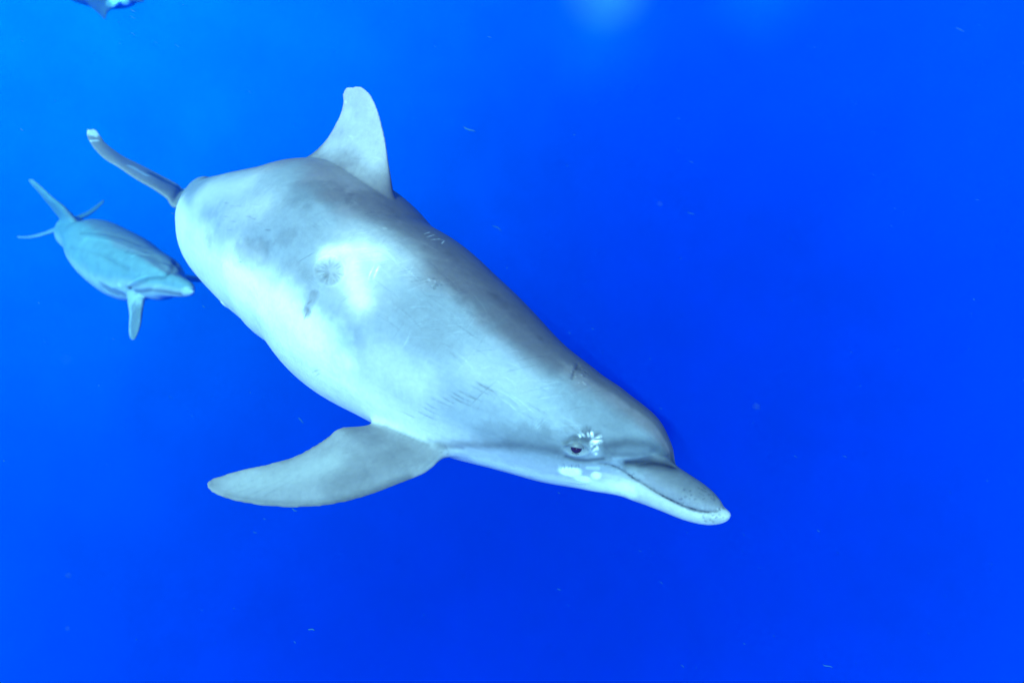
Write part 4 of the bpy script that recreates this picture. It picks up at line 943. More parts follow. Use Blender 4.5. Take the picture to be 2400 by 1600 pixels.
    ('line', 0.00117673, 1.22, 0, [[-0.0347, 1.2072, -5.6486], [-0.0211, 1.2026, -5.6575], [-0.0109, 1.1962, -5.6693]]),
    ('line', 0.00135974, 0.88, 0, [[0.107, 1.1666, -5.7012], [0.1321, 1.172, -5.6951], [0.1539, 1.1765, -5.6925]]),
    ('line', 0.00140988, 0.82, 0, [[-0.2984, 1.3495, -5.5182], [-0.309, 1.3367, -5.5371], [-0.3242, 1.3255, -5.5606]]),
    ('line', 0.00154976, 1.22, 0, [[-0.1214, 1.2429, -5.5992], [-0.097, 1.2292, -5.6138], [-0.0764, 1.2159, -5.6325]]),
    ('line', 0.00150636, 0.88, 0, [[0.0276, 1.2866, -5.5947], [0.0566, 1.284, -5.6101], [0.0816, 1.2726, -5.6254]]),
    ('line', 0.00151808, 1.1, 0, [[-0.0652, 1.2174, -5.6304], [-0.0453, 1.2221, -5.6257], [-0.0289, 1.2255, -5.6244]]),
    ('line', 0.00133479, 1.15, 0, [[-0.3008, 1.4594, -5.4392], [-0.267, 1.4235, -5.4573], [-0.2385, 1.389, -5.479]]),
    ('line', 0.00119259, 1.15, 0, [[0.1413, 1.1333, -5.7572], [0.164, 1.1343, -5.7503], [0.1834, 1.1352, -5.7475]]),
    ('line', 0.00128967, 1.15, 0, [[-0.2034, 1.2553, -5.6099], [-0.1692, 1.24, -5.6174], [-0.1394, 1.2253, -5.6291]]),
    ('line', 0.00153393, 1.1, 0, [[0.0554, 1.1724, -5.7], [0.0883, 1.1725, -5.6949], [0.1177, 1.1727, -5.694]]),
    ('line', 0.00139026, 1.15, 0, [[-0.263, 1.4024, -5.4697], [-0.2291, 1.4197, -5.4622], [-0.1989, 1.439, -5.4591]]),
    ('line', 0.00138996, 0.88, 0, [[-0.2324, 1.3868, -5.4807], [-0.2085, 1.3735, -5.4914], [-0.1884, 1.3566, -5.5047]]),
    ('line', 0.00163491, 0.88, 0, [[-0.1153, 1.2601, -5.5799], [-0.106, 1.2545, -5.585], [-0.1001, 1.2466, -5.593]]),
    ('line', 0.00129369, 0.88, 0, [[-0.03, 1.1937, -5.6735], [-0.0422, 1.186, -5.693], [-0.0582, 1.1815, -5.7186]]),
    ('line', 0.00122857, 0.92, 0, [[0.1252, 1.1564, -5.7137], [0.1405, 1.1518, -5.7192], [0.1522, 1.1459, -5.7279]]),
    ('line', 0.00154312, 1.15, 0, [[-0.141, 1.2954, -5.55], [-0.0987, 1.2971, -5.5505], [-0.06, 1.2995, -5.5554]]),
    ('line', 0.00152925, 1.22, 0, [[0.0995, 1.1623, -5.7076], [0.1238, 1.1529, -5.719], [0.1446, 1.1427, -5.734]]),
    ('line', 0.00124945, 0.92, 0, [[0.1836, 1.1499, -5.7232], [0.1969, 1.1523, -5.7217], [0.2065, 1.1522, -5.7228]]),
    ('line', 0.00113485, 0.88, 0, [[-0.1925, 1.3454, -5.5124], [-0.1615, 1.3287, -5.5254], [-0.1343, 1.3082, -5.5405]]),
    ('line', 0.00131341, 0.88, 0, [[-0.0477, 1.1977, -5.6652], [-0.0331, 1.1928, -5.6754], [-0.0221, 1.1865, -5.6891]]),
    ('line', 0.00113907, 0.82, 0, [[-0.1898, 1.4258, -5.4666], [-0.1733, 1.4157, -5.475], [-0.1603, 1.3997, -5.4854]]),
    ('line', 0.00123997, 0.82, 0, [[-0.321, 1.3877, -5.4865], [-0.2895, 1.369, -5.497], [-0.2624, 1.3497, -5.5109]]),
    ('line', 0.00156044, 1.22, 0, [[-0.2397, 1.4972, -5.4319], [-0.197, 1.4825, -5.4458], [-0.1586, 1.4656, -5.463]]),
    ('line', 0.00141782, 0.92, 0, [[-0.2126, 1.3882, -5.4818], [-0.1985, 1.3959, -5.4792], [-0.1879, 1.3996, -5.4792]]),
    ('line', 0.00166632, 1.1, 0, [[0.0077, 1.1741, -5.7118], [0.0292, 1.175, -5.7023], [0.0471, 1.1756, -5.6969]]),
    ('line', 0.00167853, 1.22, 0, [[-0.2134, 1.2835, -5.5742], [-0.2193, 1.2752, -5.5876], [-0.2293, 1.2673, -5.6051]]),
    ('line', 0.00147282, 0.88, 0, [[-0.1885, 1.3308, -5.5235], [-0.1744, 1.3241, -5.5286], [-0.1638, 1.3138, -5.5363]]),
    ('line', 0.00165201, 1.22, 0, [[-0.1505, 1.3989, -5.4885], [-0.1286, 1.3822, -5.5012], [-0.1104, 1.3588, -5.5152]]),
    ('line', 0.00157931, 1.1, 0, [[-0.1332, 1.27, -5.5716], [-0.1159, 1.2599, -5.5801], [-0.1024, 1.2479, -5.5917]]),
    ('line', 0.00134134, 1.1, 0, [[-0.386, 1.4669, -5.4432], [-0.3598, 1.4416, -5.4546], [-0.3379, 1.4146, -5.4691]]),
    ('line', 0.00151004, 0.92, 0, [[-0.0051, 1.2585, -5.599], [0.0164, 1.2686, -5.6001], [0.0346, 1.2756, -5.6039]]),
    ('line', 0.00126524, 1.1, 0, [[-0.3125, 1.5692, -5.4056], [-0.2959, 1.5541, -5.4116], [-0.2818, 1.5276, -5.4185]]),
    ('line', 0.00156397, 0.88, 0, [[0.0892, 1.1604, -5.712], [0.1137, 1.1517, -5.7224], [0.1346, 1.1422, -5.7364]]),
    ('line', 0.00161158, 0.88, 0, [[-0.1776, 1.4062, -5.478], [-0.1515, 1.3958, -5.4895], [-0.1288, 1.3788, -5.5025]]),
    ('line', 0.0012921, 1.15, 0, [[-0.1559, 1.359, -5.5069], [-0.1398, 1.3487, -5.5149], [-0.1273, 1.3337, -5.5248]]),
    ('line', 0.00162891, 0.82, 0, [[-0.2296, 1.3656, -5.4959], [-0.1934, 1.3745, -5.4925], [-0.161, 1.3834, -5.4931]]),
    ('line', 0.00139665, 1.1, 0, [[-0.0839, 1.2489, -5.5909], [-0.0661, 1.252, -5.5895], [-0.0518, 1.253, -5.591]]),
    ('line', 0.00121366, 1.15, 0, [[-0.1437, 1.319, -5.5326], [-0.1226, 1.3055, -5.5428], [-0.1052, 1.289, -5.5555]]),
    ('line', 0.00168307, 0.92, 0, [[0.0349, 1.2134, -5.6509], [0.0659, 1.1981, -5.6676], [0.0929, 1.1796, -5.6863]]),
    ('line', 0.0014, 0.9, 0, [[-0.3083, 1.563, -5.4076], [-0.2771, 1.6, -5.4112]]),
    ('line', 0.0014, 0.9, 0, [[-0.3051, 1.5503, -5.4105], [-0.2747, 1.5823, -5.413]]),
    ('line', 0.0014, 0.9, 0, [[-0.302, 1.5382, -5.4135], [-0.2762, 1.5627, -5.4141]]),
    ('line', 0.0014, 1.15, 0, [[-0.2165, 1.2966, -5.5591], [-0.1809, 1.301, -5.5483]]),
    ('line', 0.0014, 1.15, 0, [[-0.2141, 1.2927, -5.5631], [-0.1844, 1.2971, -5.5523]]),
    ('line', 0.0014, 1.15, 0, [[-0.2117, 1.2888, -5.5671], [-0.1757, 1.292, -5.5558]]),
    ('line', 0.0014, 1.15, 0, [[-0.2093, 1.285, -5.5711], [-0.1752, 1.288, -5.5597]]),
    ('line', 0.0014, 0.86, 0, [[-0.3474, 1.4001, -5.4827], [-0.3175, 1.3984, -5.4774]]),
    ('line', 0.0014, 0.86, 0, [[-0.3457, 1.3949, -5.4869], [-0.3186, 1.3932, -5.4816]]),
    ('line', 0.0014, 0.86, 0, [[-0.344, 1.3897, -5.491], [-0.3129, 1.3871, -5.4855]]),
    ('line', 0.0014, 0.86, 0, [[-0.3105, 1.3792, -5.4917], [-0.2987, 1.3679, -5.4998]]),
    ('line', 0.0014, 0.86, 0, [[-0.3146, 1.3764, -5.4953], [-0.2965, 1.3641, -5.503]]),
    ('line', 0.0014, 0.86, 0, [[-0.3187, 1.3737, -5.499], [-0.3011, 1.3615, -5.5066]]),
    ('line', 0.0014, 0.86, 0, [[-0.3228, 1.371, -5.5026], [-0.3052, 1.3588, -5.5102]]),
    ('line', 0.0014, 0.86, 0, [[-0.1715, 1.2904, -5.5568], [-0.1516, 1.2897, -5.5553]]),
    ('line', 0.0014, 0.86, 0, [[-0.1709, 1.286, -5.5609], [-0.1513, 1.2852, -5.5593]]),
    ('line', 0.0014, 0.86, 0, [[-0.1703, 1.2818, -5.565], [-0.156, 1.2811, -5.5635]]),
    ('line', 0.0014, 0.86, 0, [[-0.1697, 1.2777, -5.5692], [-0.1509, 1.2763, -5.5674]]),
    ('line', 0.0014, 0.86, 0, [[-0.6512, 1.543, -5.5831], [-0.6074, 1.4992, -5.5764]]),
    ('line', 0.0014, 0.86, 0, [[-0.6569, 1.5478, -5.5914], [-0.621, 1.5107, -5.5871]]),
    ('line', 0.0014, 0.86, 0, [[-0.6629, 1.553, -5.5999], [-0.6219, 1.5105, -5.5934]]),
    ('line', 0.0014, 1.1, 0, [[-0.4271, 1.4488, -5.4672], [-0.3964, 1.4659, -5.446]]),
    ('line', 0.0014, 1.1, 0, [[-0.4219, 1.443, -5.4702], [-0.3943, 1.4604, -5.4492]]),
    ('line', 0.0014, 0.86, 0, [[-0.3553, 1.5559, -5.3995], [-0.3242, 1.5733, -5.4013]]),
    ('line', 0.0014, 0.86, 0, [[-0.3535, 1.5476, -5.4036], [-0.3261, 1.5608, -5.4044]]),
    ('line', 0.0014, 0.86, 0, [[-0.3056, 1.4214, -5.4598], [-0.278, 1.4289, -5.4542]]),
    ('line', 0.0014, 0.86, 0, [[-0.3032, 1.415, -5.4636], [-0.2741, 1.4221, -5.4579]]),
    ('line', 0.0014, 0.86, 0, [[-0.3008, 1.4087, -5.4674], [-0.2683, 1.4156, -5.4617]]),
    ('line', 0.0014, 0.86, 0, [[-0.2984, 1.4027, -5.4712], [-0.2694, 1.4092, -5.4654]]),
    ('line', 0.0014, 1.15, 0, [[-0.1088, 1.3172, -5.5367], [-0.0736, 1.312, -5.5456]]),
    ('line', 0.0014, 1.15, 0, [[-0.1102, 1.3115, -5.5401], [-0.0694, 1.3069, -5.5492]]),
    ('line', 0.0014, 1.15, 0, [[-0.1117, 1.3058, -5.5435], [-0.0706, 1.3007, -5.5524]]),
    ('line', 0.0014, 0.86, 0, [[-0.484, 1.5477, -5.4037], [-0.4385, 1.5172, -5.4172]]),
    ('line', 0.0014, 0.86, 0, [[-0.4867, 1.5428, -5.4079], [-0.4458, 1.5131, -5.4215]]),
    ('line', 0.0014, 1.1, 0, [[-0.1754, 1.2359, -5.6275], [-0.1318, 1.2169, -5.6412]]),
    ('line', 0.0014, 1.1, 0, [[-0.1784, 1.2345, -5.6322], [-0.1363, 1.2156, -5.646]]),
    ('line', 0.0014, 1.1, 0, [[-0.1814, 1.2332, -5.6369], [-0.1376, 1.2139, -5.6505]]),
    ('line', 0.0014, 1.15, 0, [[-0.3787, 1.5023, -5.4226], [-0.3388, 1.5099, -5.419]]),
    ('line', 0.0014, 1.15, 0, [[-0.3764, 1.4944, -5.4264], [-0.337, 1.5004, -5.4224]]),
    ('line', 0.0014, 1.1, 0, [[0.0562, 1.1624, -5.7176], [0.1034, 1.152, -5.7238]]),
    ('line', 0.0014, 1.1, 0, [[0.0549, 1.1604, -5.7225], [0.1032, 1.1496, -5.7284]]),
    ('line', 0.0014, 1.1, 0, [[0.0536, 1.1586, -5.7274], [0.1038, 1.1473, -5.733]]),
    ('line', 0.0014, 1.15, 0, [[-0.4624, 1.4318, -5.5014], [-0.4108, 1.3878, -5.5235]]),
    ('line', 0.0014, 1.15, 0, [[-0.4671, 1.4307, -5.5058], [-0.4131, 1.3859, -5.5274]]),
    ('line', 0.0014, 1.15, 0, [[-0.4719, 1.4297, -5.5102], [-0.4139, 1.3835, -5.5313]]),
    ('line', 0.0014, 1.15, 0, [[-0.4768, 1.4291, -5.5147], [-0.4181, 1.3828, -5.5357]]),
    ('line', 0.0014, 0.9, 0, [[-0.4252, 1.41, -5.5046], [-0.3994, 1.4054, -5.4968]]),
    ('line', 0.0014, 0.9, 0, [[-0.4227, 1.4053, -5.5089], [-0.3987, 1.4009, -5.5011]]),
    ('line', 0.0014, 0.9, 0, [[-0.4202, 1.4006, -5.5131], [-0.3978, 1.3965, -5.5054]]),
    ('line', 0.0014, 1.15, 0, [[-0.444, 1.5468, -5.3983], [-0.4216, 1.5249, -5.4107]]),
    ('line', 0.0014, 1.15, 0, [[-0.4489, 1.5428, -5.4011], [-0.4308, 1.5213, -5.4136]]),
    ('line', 0.0014, 1.15, 0, [[-0.4539, 1.5392, -5.4041], [-0.4362, 1.5177, -5.4165]]),
    ('line', 0.0014, 1.15, 0, [[-0.4591, 1.5361, -5.4072], [-0.4376, 1.514, -5.4194]]),
    ('line', 0.0014, 0.86, 0, [[-0.3236, 1.5697, -5.4026], [-0.2876, 1.5226, -5.4188]]),
    ('line', 0.0014, 0.86, 0, [[-0.3268, 1.5596, -5.4046], [-0.2902, 1.5134, -5.4209]]),
    ('line', 0.0014, 0.86, 0, [[-0.33, 1.5501, -5.4068], [-0.2871, 1.5055, -5.4233]]),
    ('line', 0.0014, 0.86, 0, [[-0.3333, 1.5408, -5.409], [-0.2887, 1.4969, -5.4255]]),
    ('line', 0.0014, 0.86, 0, [[-0.3827, 1.3638, -5.5383], [-0.3611, 1.3657, -5.5232]]),
    ('line', 0.0014, 0.86, 0, [[-0.3786, 1.3596, -5.5418], [-0.3559, 1.361, -5.5266]]),
    ('line', 0.0014, 1.15, 0, [[0.0411, 1.1603, -5.73], [0.058, 1.1662, -5.7099]]),
    ('line', 0.0014, 1.15, 0, [[0.0455, 1.1582, -5.733], [0.0618, 1.1639, -5.7128]]),
    ('line', 0.0014, 1.15, 0, [[0.05, 1.1561, -5.736], [0.0688, 1.1613, -5.7155]]),
    ('line', 0.0014, 1.15, 0, [[0.0545, 1.1541, -5.739], [0.0715, 1.1593, -5.7185]]),
    ('line', 0.0014, 0.86, 0, [[-0.1238, 1.3569, -5.5134], [-0.1013, 1.3708, -5.5126]]),
    ('line', 0.0014, 0.86, 0, [[-0.1218, 1.3506, -5.5168], [-0.098, 1.3643, -5.516]]),
    ('line', 0.0014, 0.9, 0, [[-0.0239, 1.2316, -5.6184], [0.0135, 1.2689, -5.5987]]),
    ('line', 0.0014, 0.9, 0, [[-0.0195, 1.2295, -5.6217], [0.0173, 1.2665, -5.6019]]),
    ('line', 0.0014, 0.9, 0, [[-0.0152, 1.2275, -5.625], [0.0172, 1.2626, -5.6045]]),
    ('line', 0.0014, 0.9, 0, [[-0.0108, 1.2254, -5.6284], [0.0204, 1.26, -5.6076]]),
    ('line', 0.003, 0.8, -0.0005, [[-0.5909, 1.1006, -5.8524], [-0.5533, 1.1255, -5.844]]),
    ('line', 0.003, 0.8, -0.0005, [[-0.5718, 1.0978, -5.8557], [-0.5233, 1.1227, -5.8474]]),
    ('line', 0.003, 0.8, -0.0005, [[-0.5436, 1.0959, -5.8607], [-0.4694, 1.1394, -5.8433]]),
    ('line', 0.003, 0.8, -0.0005, [[-0.512, 1.0953, -5.8635], [-0.4467, 1.1428, -5.8425]]),
    ('line', 0.003, 0.8, -0.0005, [[-0.5626, 1.1119, -5.849], [-0.5226, 1.1431, -5.8394]]),
    ('blotch', 0.026, 1.25, 0, [[-0.5694, 1.1203, -5.8444], [-0.5362, 1.1276, -5.8444]]),
    ('blotch', 0.04, 0.85, 0, [[-0.2532, 1.1675, -5.8238], [-0.2861, 1.1406, -5.8376]]),
    ('blotch', 0.022, 0.8, 0, [[-0.3594, 1.2467, -5.7933], [-0.3332, 1.2559, -5.7992]]),
    ('line', 0.0014, 1.25, 0, [[-0.4487, 1.174, -5.8307], [-0.4408, 1.1799, -5.8281]]),
    ('line', 0.0014, 1.25, 0, [[-0.4428, 1.1728, -5.8309], [-0.4351, 1.1796, -5.8279]]),
    ('line', 0.0014, 1.25, 0, [[-0.437, 1.1715, -5.8311], [-0.4294, 1.1792, -5.8276]]),
    ('line', 0.0014, 1.25, 0, [[-0.431, 1.1701, -5.8312], [-0.4237, 1.1787, -5.8273]]),
    ('line', 0.0014, 1.25, 0, [[-0.4251, 1.1686, -5.8313], [-0.418, 1.1783, -5.827]]),
    ('line', 0.0014, 1.25, 0, [[-0.4192, 1.1672, -5.8314], [-0.4123, 1.1778, -5.8266]]),
    ('line', 0.0015, 1.12, 0, [[-0.2054, 1.1818, -5.8237], [-0.225, 1.1584, -5.832]]),
    ('line', 0.0015, 0.88, 0, [[-0.349, 1.1907, -5.8128], [-0.3601, 1.1782, -5.8209]]),
    ('line', 0.0015, 1.12, 0, [[-0.3371, 1.145, -5.836], [-0.3567, 1.1408, -5.8394]]),
    ('line', 0.0015, 1.12, 0, [[-0.3981, 1.1756, -5.8261], [-0.4239, 1.1576, -5.8356]]),
    ('line', 0.0015, 0.88, 0, [[-0.2063, 1.1797, -5.8242], [-0.2317, 1.1547, -5.8335]]),
    ('line', 0.0015, 1.12, 0, [[-0.3227, 1.2146, -5.8014], [-0.3454, 1.1968, -5.8088]]),
    ('line', 0.0015, 1.12, 0, [[-0.3923, 1.1525, -5.8357], [-0.4223, 1.1456, -5.8407]]),
    ('line', 0.0015, 0.88, 0, [[-0.2319, 1.1417, -5.8444], [-0.2625, 1.132, -5.847]]),
    ('line', 0.0015, 0.88, 0, [[-0.3649, 1.1561, -5.8319], [-0.3903, 1.1452, -5.839]]),
    ('line', 0.0015, 1.12, 0, [[-0.2559, 1.1774, -5.8194], [-0.286, 1.1606, -5.8246]]),
    ('line', 0.0015, 0.88, 0, [[-0.2167, 1.1786, -5.8234], [-0.2473, 1.1617, -5.8274]]),
    ('line', 0.0015, 1.12, 0, [[-0.3271, 1.1642, -5.8243], [-0.348, 1.1615, -5.8279]]),
    ('line', 0.0015, 1.12, 0, [[-0.3536, 1.2113, -5.8029], [-0.3823, 1.1921, -5.8175]]),
    ('line', 0.0015, 0.88, 0, [[-0.3608, 1.1779, -5.8212], [-0.3688, 1.1666, -5.8272]]),
    ('line', 0.0015, 0.88, 0, [[-0.3378, 1.1892, -5.8117], [-0.3748, 1.1869, -5.8188]]),
    ('line', 0.0015, 1.12, 0, [[-0.3663, 1.1814, -5.8202], [-0.3904, 1.174, -5.826]]),
    ('line', 0.0015, 0.88, 0, [[-0.197, 1.2247, -5.7987], [-0.2212, 1.2175, -5.811]]),
    ('line', 0.0015, 0.88, 0, [[-0.1972, 1.1683, -5.8304], [-0.2321, 1.1569, -5.832]]),
    ('line', 0.0015, 0.88, 0, [[-0.2256, 1.142, -5.8461], [-0.2543, 1.1296, -5.8527]]),
    ('blotch', 0.007, 1.4, 0, [[-0.4508, 1.9136, -5.1762]]),
    ('line', 0.0015, 1.3, 0, [[-0.4394, 1.8564, -5.2571], [-0.4213, 1.8367, -5.2588], [-0.4074, 1.8277, -5.2542]]),
    ('line', 0.0015, 1.12, 0, [[-0.3333, 1.7889, -5.24]]),
    ('line', 0.0015, 1.12, 0, [[-0.3981, 1.8651, -5.1828], [-0.3719, 1.8435, -5.1865]]),
    ('line', 0.0015, 0.9, 0, [[-0.3938, 1.8299, -5.2372], [-0.3693, 1.807, -5.2396]]),
    ('line', 0.0015, 1.12, 0, [[-0.3385, 1.7875, -5.2405]]),
    ('line', 0.0015, 0.9, 0, [[-0.3719, 1.841, -5.1911]]),
    ('line', 0.0015, 0.9, 0, [[-0.3939, 1.8382, -5.2266], [-0.3657, 1.8157, -5.225]]),
    ('line', 0.0015, 0.9, 0, [[-0.4565, 1.8892, -5.2427], [-0.4324, 1.8622, -5.2435]]),
    ('line', 0.0015, 0.9, 0, [[-0.3798, 1.7576, -5.3049], [-0.3637, 1.7443, -5.3084]]),
    ('line', 0.0015, 1.12, 0, [[-0.3489, 1.8303, -5.1966]]),
    ('line', 0.0015, 1.12, 0, [[-0.3804, 1.8414, -5.2024], [-0.3577, 1.8251, -5.2029]]),
    ('line', 0.0015, 0.9, 0, [[-0.4251, 1.8791, -5.2107], [-0.3929, 1.8482, -5.2097]]),
    ('line', 0.0015, 1.12, 0, [[-0.3565, 1.7523, -5.2953], [-0.3283, 1.7381, -5.2992]]),
    ('line', 0.0015, 1.12, 0, [[-0.3468, 1.8023, -5.2267]]),
    ('line', 0.0015, 1.12, 0, [[-0.3484, 1.7483, -5.2949], [-0.3338, 1.7396, -5.2985]]),
    ('line', 0.0015, 0.9, 0, [[-0.4176, 1.8209, -5.2717], [-0.4016, 1.804, -5.2746]]),
    ('line', 0.0015, 1.12, 0, [[-0.4232, 1.8694, -5.2234], [-0.3885, 1.8359, -5.223]]),
    ('line', 0.0015, 1.12, 0, [[-0.4169, 1.8193, -5.2726], [-0.3974, 1.8003, -5.2747]]),
    ('line', 0.0015, 0.9, 0, [[-0.3986, 1.7741, -5.3016], [-0.3661, 1.7524, -5.3015]]),
    ('line', 0.0015, 0.9, 0, [[-0.414, 1.8281, -5.2606], [-0.3991, 1.8137, -5.2615]]),
    ('line', 0.0015, 0.9, 0, [[-0.3829, 1.8356, -5.2163], [-0.359, 1.8159, -5.2181]]),
    ('line', 0.0015, 0.9, 0, [[-0.4282, 1.7949, -5.3033], [-0.3981, 1.7702, -5.3047]]),
    ('line', 0.0015, 0.9, 0, [[-0.3854, 1.7536, -5.3122], [-0.3581, 1.739, -5.3109]]),
    ('line', 0.0015, 1.12, 0, [[-0.4296, 1.8417, -5.262], [-0.4137, 1.8233, -5.2654]]),
    ('line', 0.0015, 1.12, 0, [[-0.3843, 1.8474, -5.1969], [-0.3581, 1.8293, -5.1966]]),
    ('line', 0.0015, 1.12, 0, [[-0.411, 1.777, -5.3071], [-0.387, 1.7598, -5.3073]]),
    ('blotch', 0.014, 1.1, 0.003, [[-0.8196, 1.7649, -5.7055]]),
    ('blotch', 0.034, [0.07, 0.1, 0.12], 0, [[-1.396, 2.8351, -5.6171], [-1.4376, 2.8205, -5.5847], [-1.5168, 2.8489, -5.5504]]),
    ('blotch', 0.018, [0.42, 0.46, 0.48], 0, [[-1.5102, 2.7843, -5.5415], [-1.5865, 2.8235, -5.5133]]),
    ('spot', 0.026, [0.6, 0.62, 0.62], 0, [[-1.8164, 2.9919, -5.3962], [-1.8044, 2.9876, -5.4028]]),
    ('line', 0.005, [0.7, 0.7, 0.7], 0, [[-1.7891, 2.9297, -5.4271], [-1.7727, 2.9494, -5.4282]]),
    ('line', 0.009, 0.55, 0, [[-0.2149, 1.1448, -5.8473], [-0.2666, 1.1238, -5.857], [-0.3181, 1.1072, -5.8663], [-0.3699, 1.0964, -5.8732], [-0.4221, 1.0913, -5.8758], [-0.4826, 1.0885, -5.8714], [-0.5358, 1.0914, -5.866], [-0.5801, 1.0961, -5.8565]]),
    ('line', 0.006, 0.75, 0, [[-0.4, 1.232, -5.8041], [-0.4287, 1.2093, -5.816], [-0.4525, 1.1903, -5.8242], [-0.4851, 1.1729, -5.8298]]),
    ('blotch', 0.04, 0.85, 0, [[-0.3224, 1.141, -5.8378], [-0.3743, 1.1259, -5.8487]]),
    ('soft', 0.03, [0.36, 0.35, 0.34], 0, [[-0.5528, 1.1237, -5.8448], [-0.4845, 1.1349, -5.8443], [-0.3829, 1.1712, -5.8265]]),
]
EYE = [[0.1303, 1.1323, -5.7651], [-0.1201, -0.9659, 0.2295]]                       # eye: place and outward direction

def apply_marks(v, nr, alb, marks, hot=1.0):
    """pigment and relief of patches ('blotch'), lines ('line') and creases; alb is n x 3"""
    push = np.zeros(len(v))
    warp = (vnoise(v, 45, 2) - 0.5) * 2
    fine = (vnoise(v, 220, 2) - 0.5) * 2
    order = np.argsort(v[:, 0]); vx = v[order, 0]
    for kind, rad, amount, depth, pts in marks:
        pts = np.array(pts, float)
        reach = rad * 2.6
        lo, hi = pts.min(0) - reach, pts.max(0) + reach
        sel = order[np.searchsorted(vx, lo[0]):np.searchsorted(vx, hi[0])]
        sel = sel[((v[sel] > lo) & (v[sel] < hi)).all(1)]
        if not len(sel): continue
        q = v[sel]
        if len(pts) == 1: dist = np.linalg.norm(q - pts[0], axis=1); t = None
        else:
            dist = np.full(len(q), 9.0)
            for A, B in zip(pts, pts[1:]):
                dd, t = seg_dist(q, A, B); dist = np.minimum(dist, dd)
        if kind == 'blotch':
            dist = dist + rad * (0.45 * warp[sel] + 0.12 * fine[sel])
            w = 1 - sstep(0.35, 1.25, dist / rad)
        elif kind == 'soft':
            w = 0.85 * np.exp(-((dist + rad * .25 * warp[sel]) / rad) ** 2)
        elif kind == 'spot':
            dist = dist + rad * (0.18 * warp[sel] + 0.35 * fine[sel])
            w = 1 - sstep(0.75, 1.1, dist / rad)
        else:
            w = np.exp(-(dist / rad) ** 2)
            if len(pts) > 1 and rad < 0.004:         # scratches thin out towards their ends and break up
                a = np.linalg.norm(q - pts[0], axis=1) / np.linalg.norm(pts[-1] - pts[0])
                b = np.linalg.norm(q - pts[-1], axis=1) / np.linalg.norm(pts[-1] - pts[0])
                w *= sstep(0, .35, np.minimum(a, b) + .1) * np.clip(0.75 + 0.7 * fine[sel] + .4 * warp[sel], 0, 1.2)
        if isinstance(amount, list): alb[sel] = mix(alb[sel], np.array(amount)[None], w)
        else: alb[sel] *= (1 + (amount - 1) * w)[:, None]
        push[sel] += depth * w
    v += nr * push[:, None]
    return v, alb

def relax(me, v, w, times):
    """soften the surface where w > 0"""
    ed = np.empty(len(me.edges) * 2, int); me.edges.foreach_get('vertices', ed); ed = ed.reshape(-1, 2)
    ed = ed[(w[ed] > 0.01).any(1)]
    ids, inv = np.unique(ed, return_inverse=True); inv = inv.reshape(-1, 2)
    x = v[ids].copy(); ww = w[ids][:, None]
    cnt = np.bincount(inv.ravel(), minlength=len(ids))[:, None].astype(float)
    rim = cnt[:, 0] < 3; ww[rim] = 0
    for _ in range(times):
        s = np.stack([np.bincount(inv[:, 0], x[inv[:, 1], k], len(ids)) + np.bincount(inv[:, 1], x[inv[:, 0], k], len(ids)) for k in range(3)], 1)
        x += ww * 0.6 * (s / cnt - x)
    v[ids] = x
    return v

def finer(me):
    """one level of subdivision"""
    ob = bpy.data.objects.new('finer', me); COL.objects.link(ob)
    ob.modifiers.new('f', 'SUBSURF').levels = 1
    dg = bpy.context.evaluated_depsgraph_get(); dg.update()
    res = bpy.data.meshes.new_from_object(ob.evaluated_get(dg))
    bpy.data.objects.remove(ob); bpy.data.meshes.remove(me)
    return res

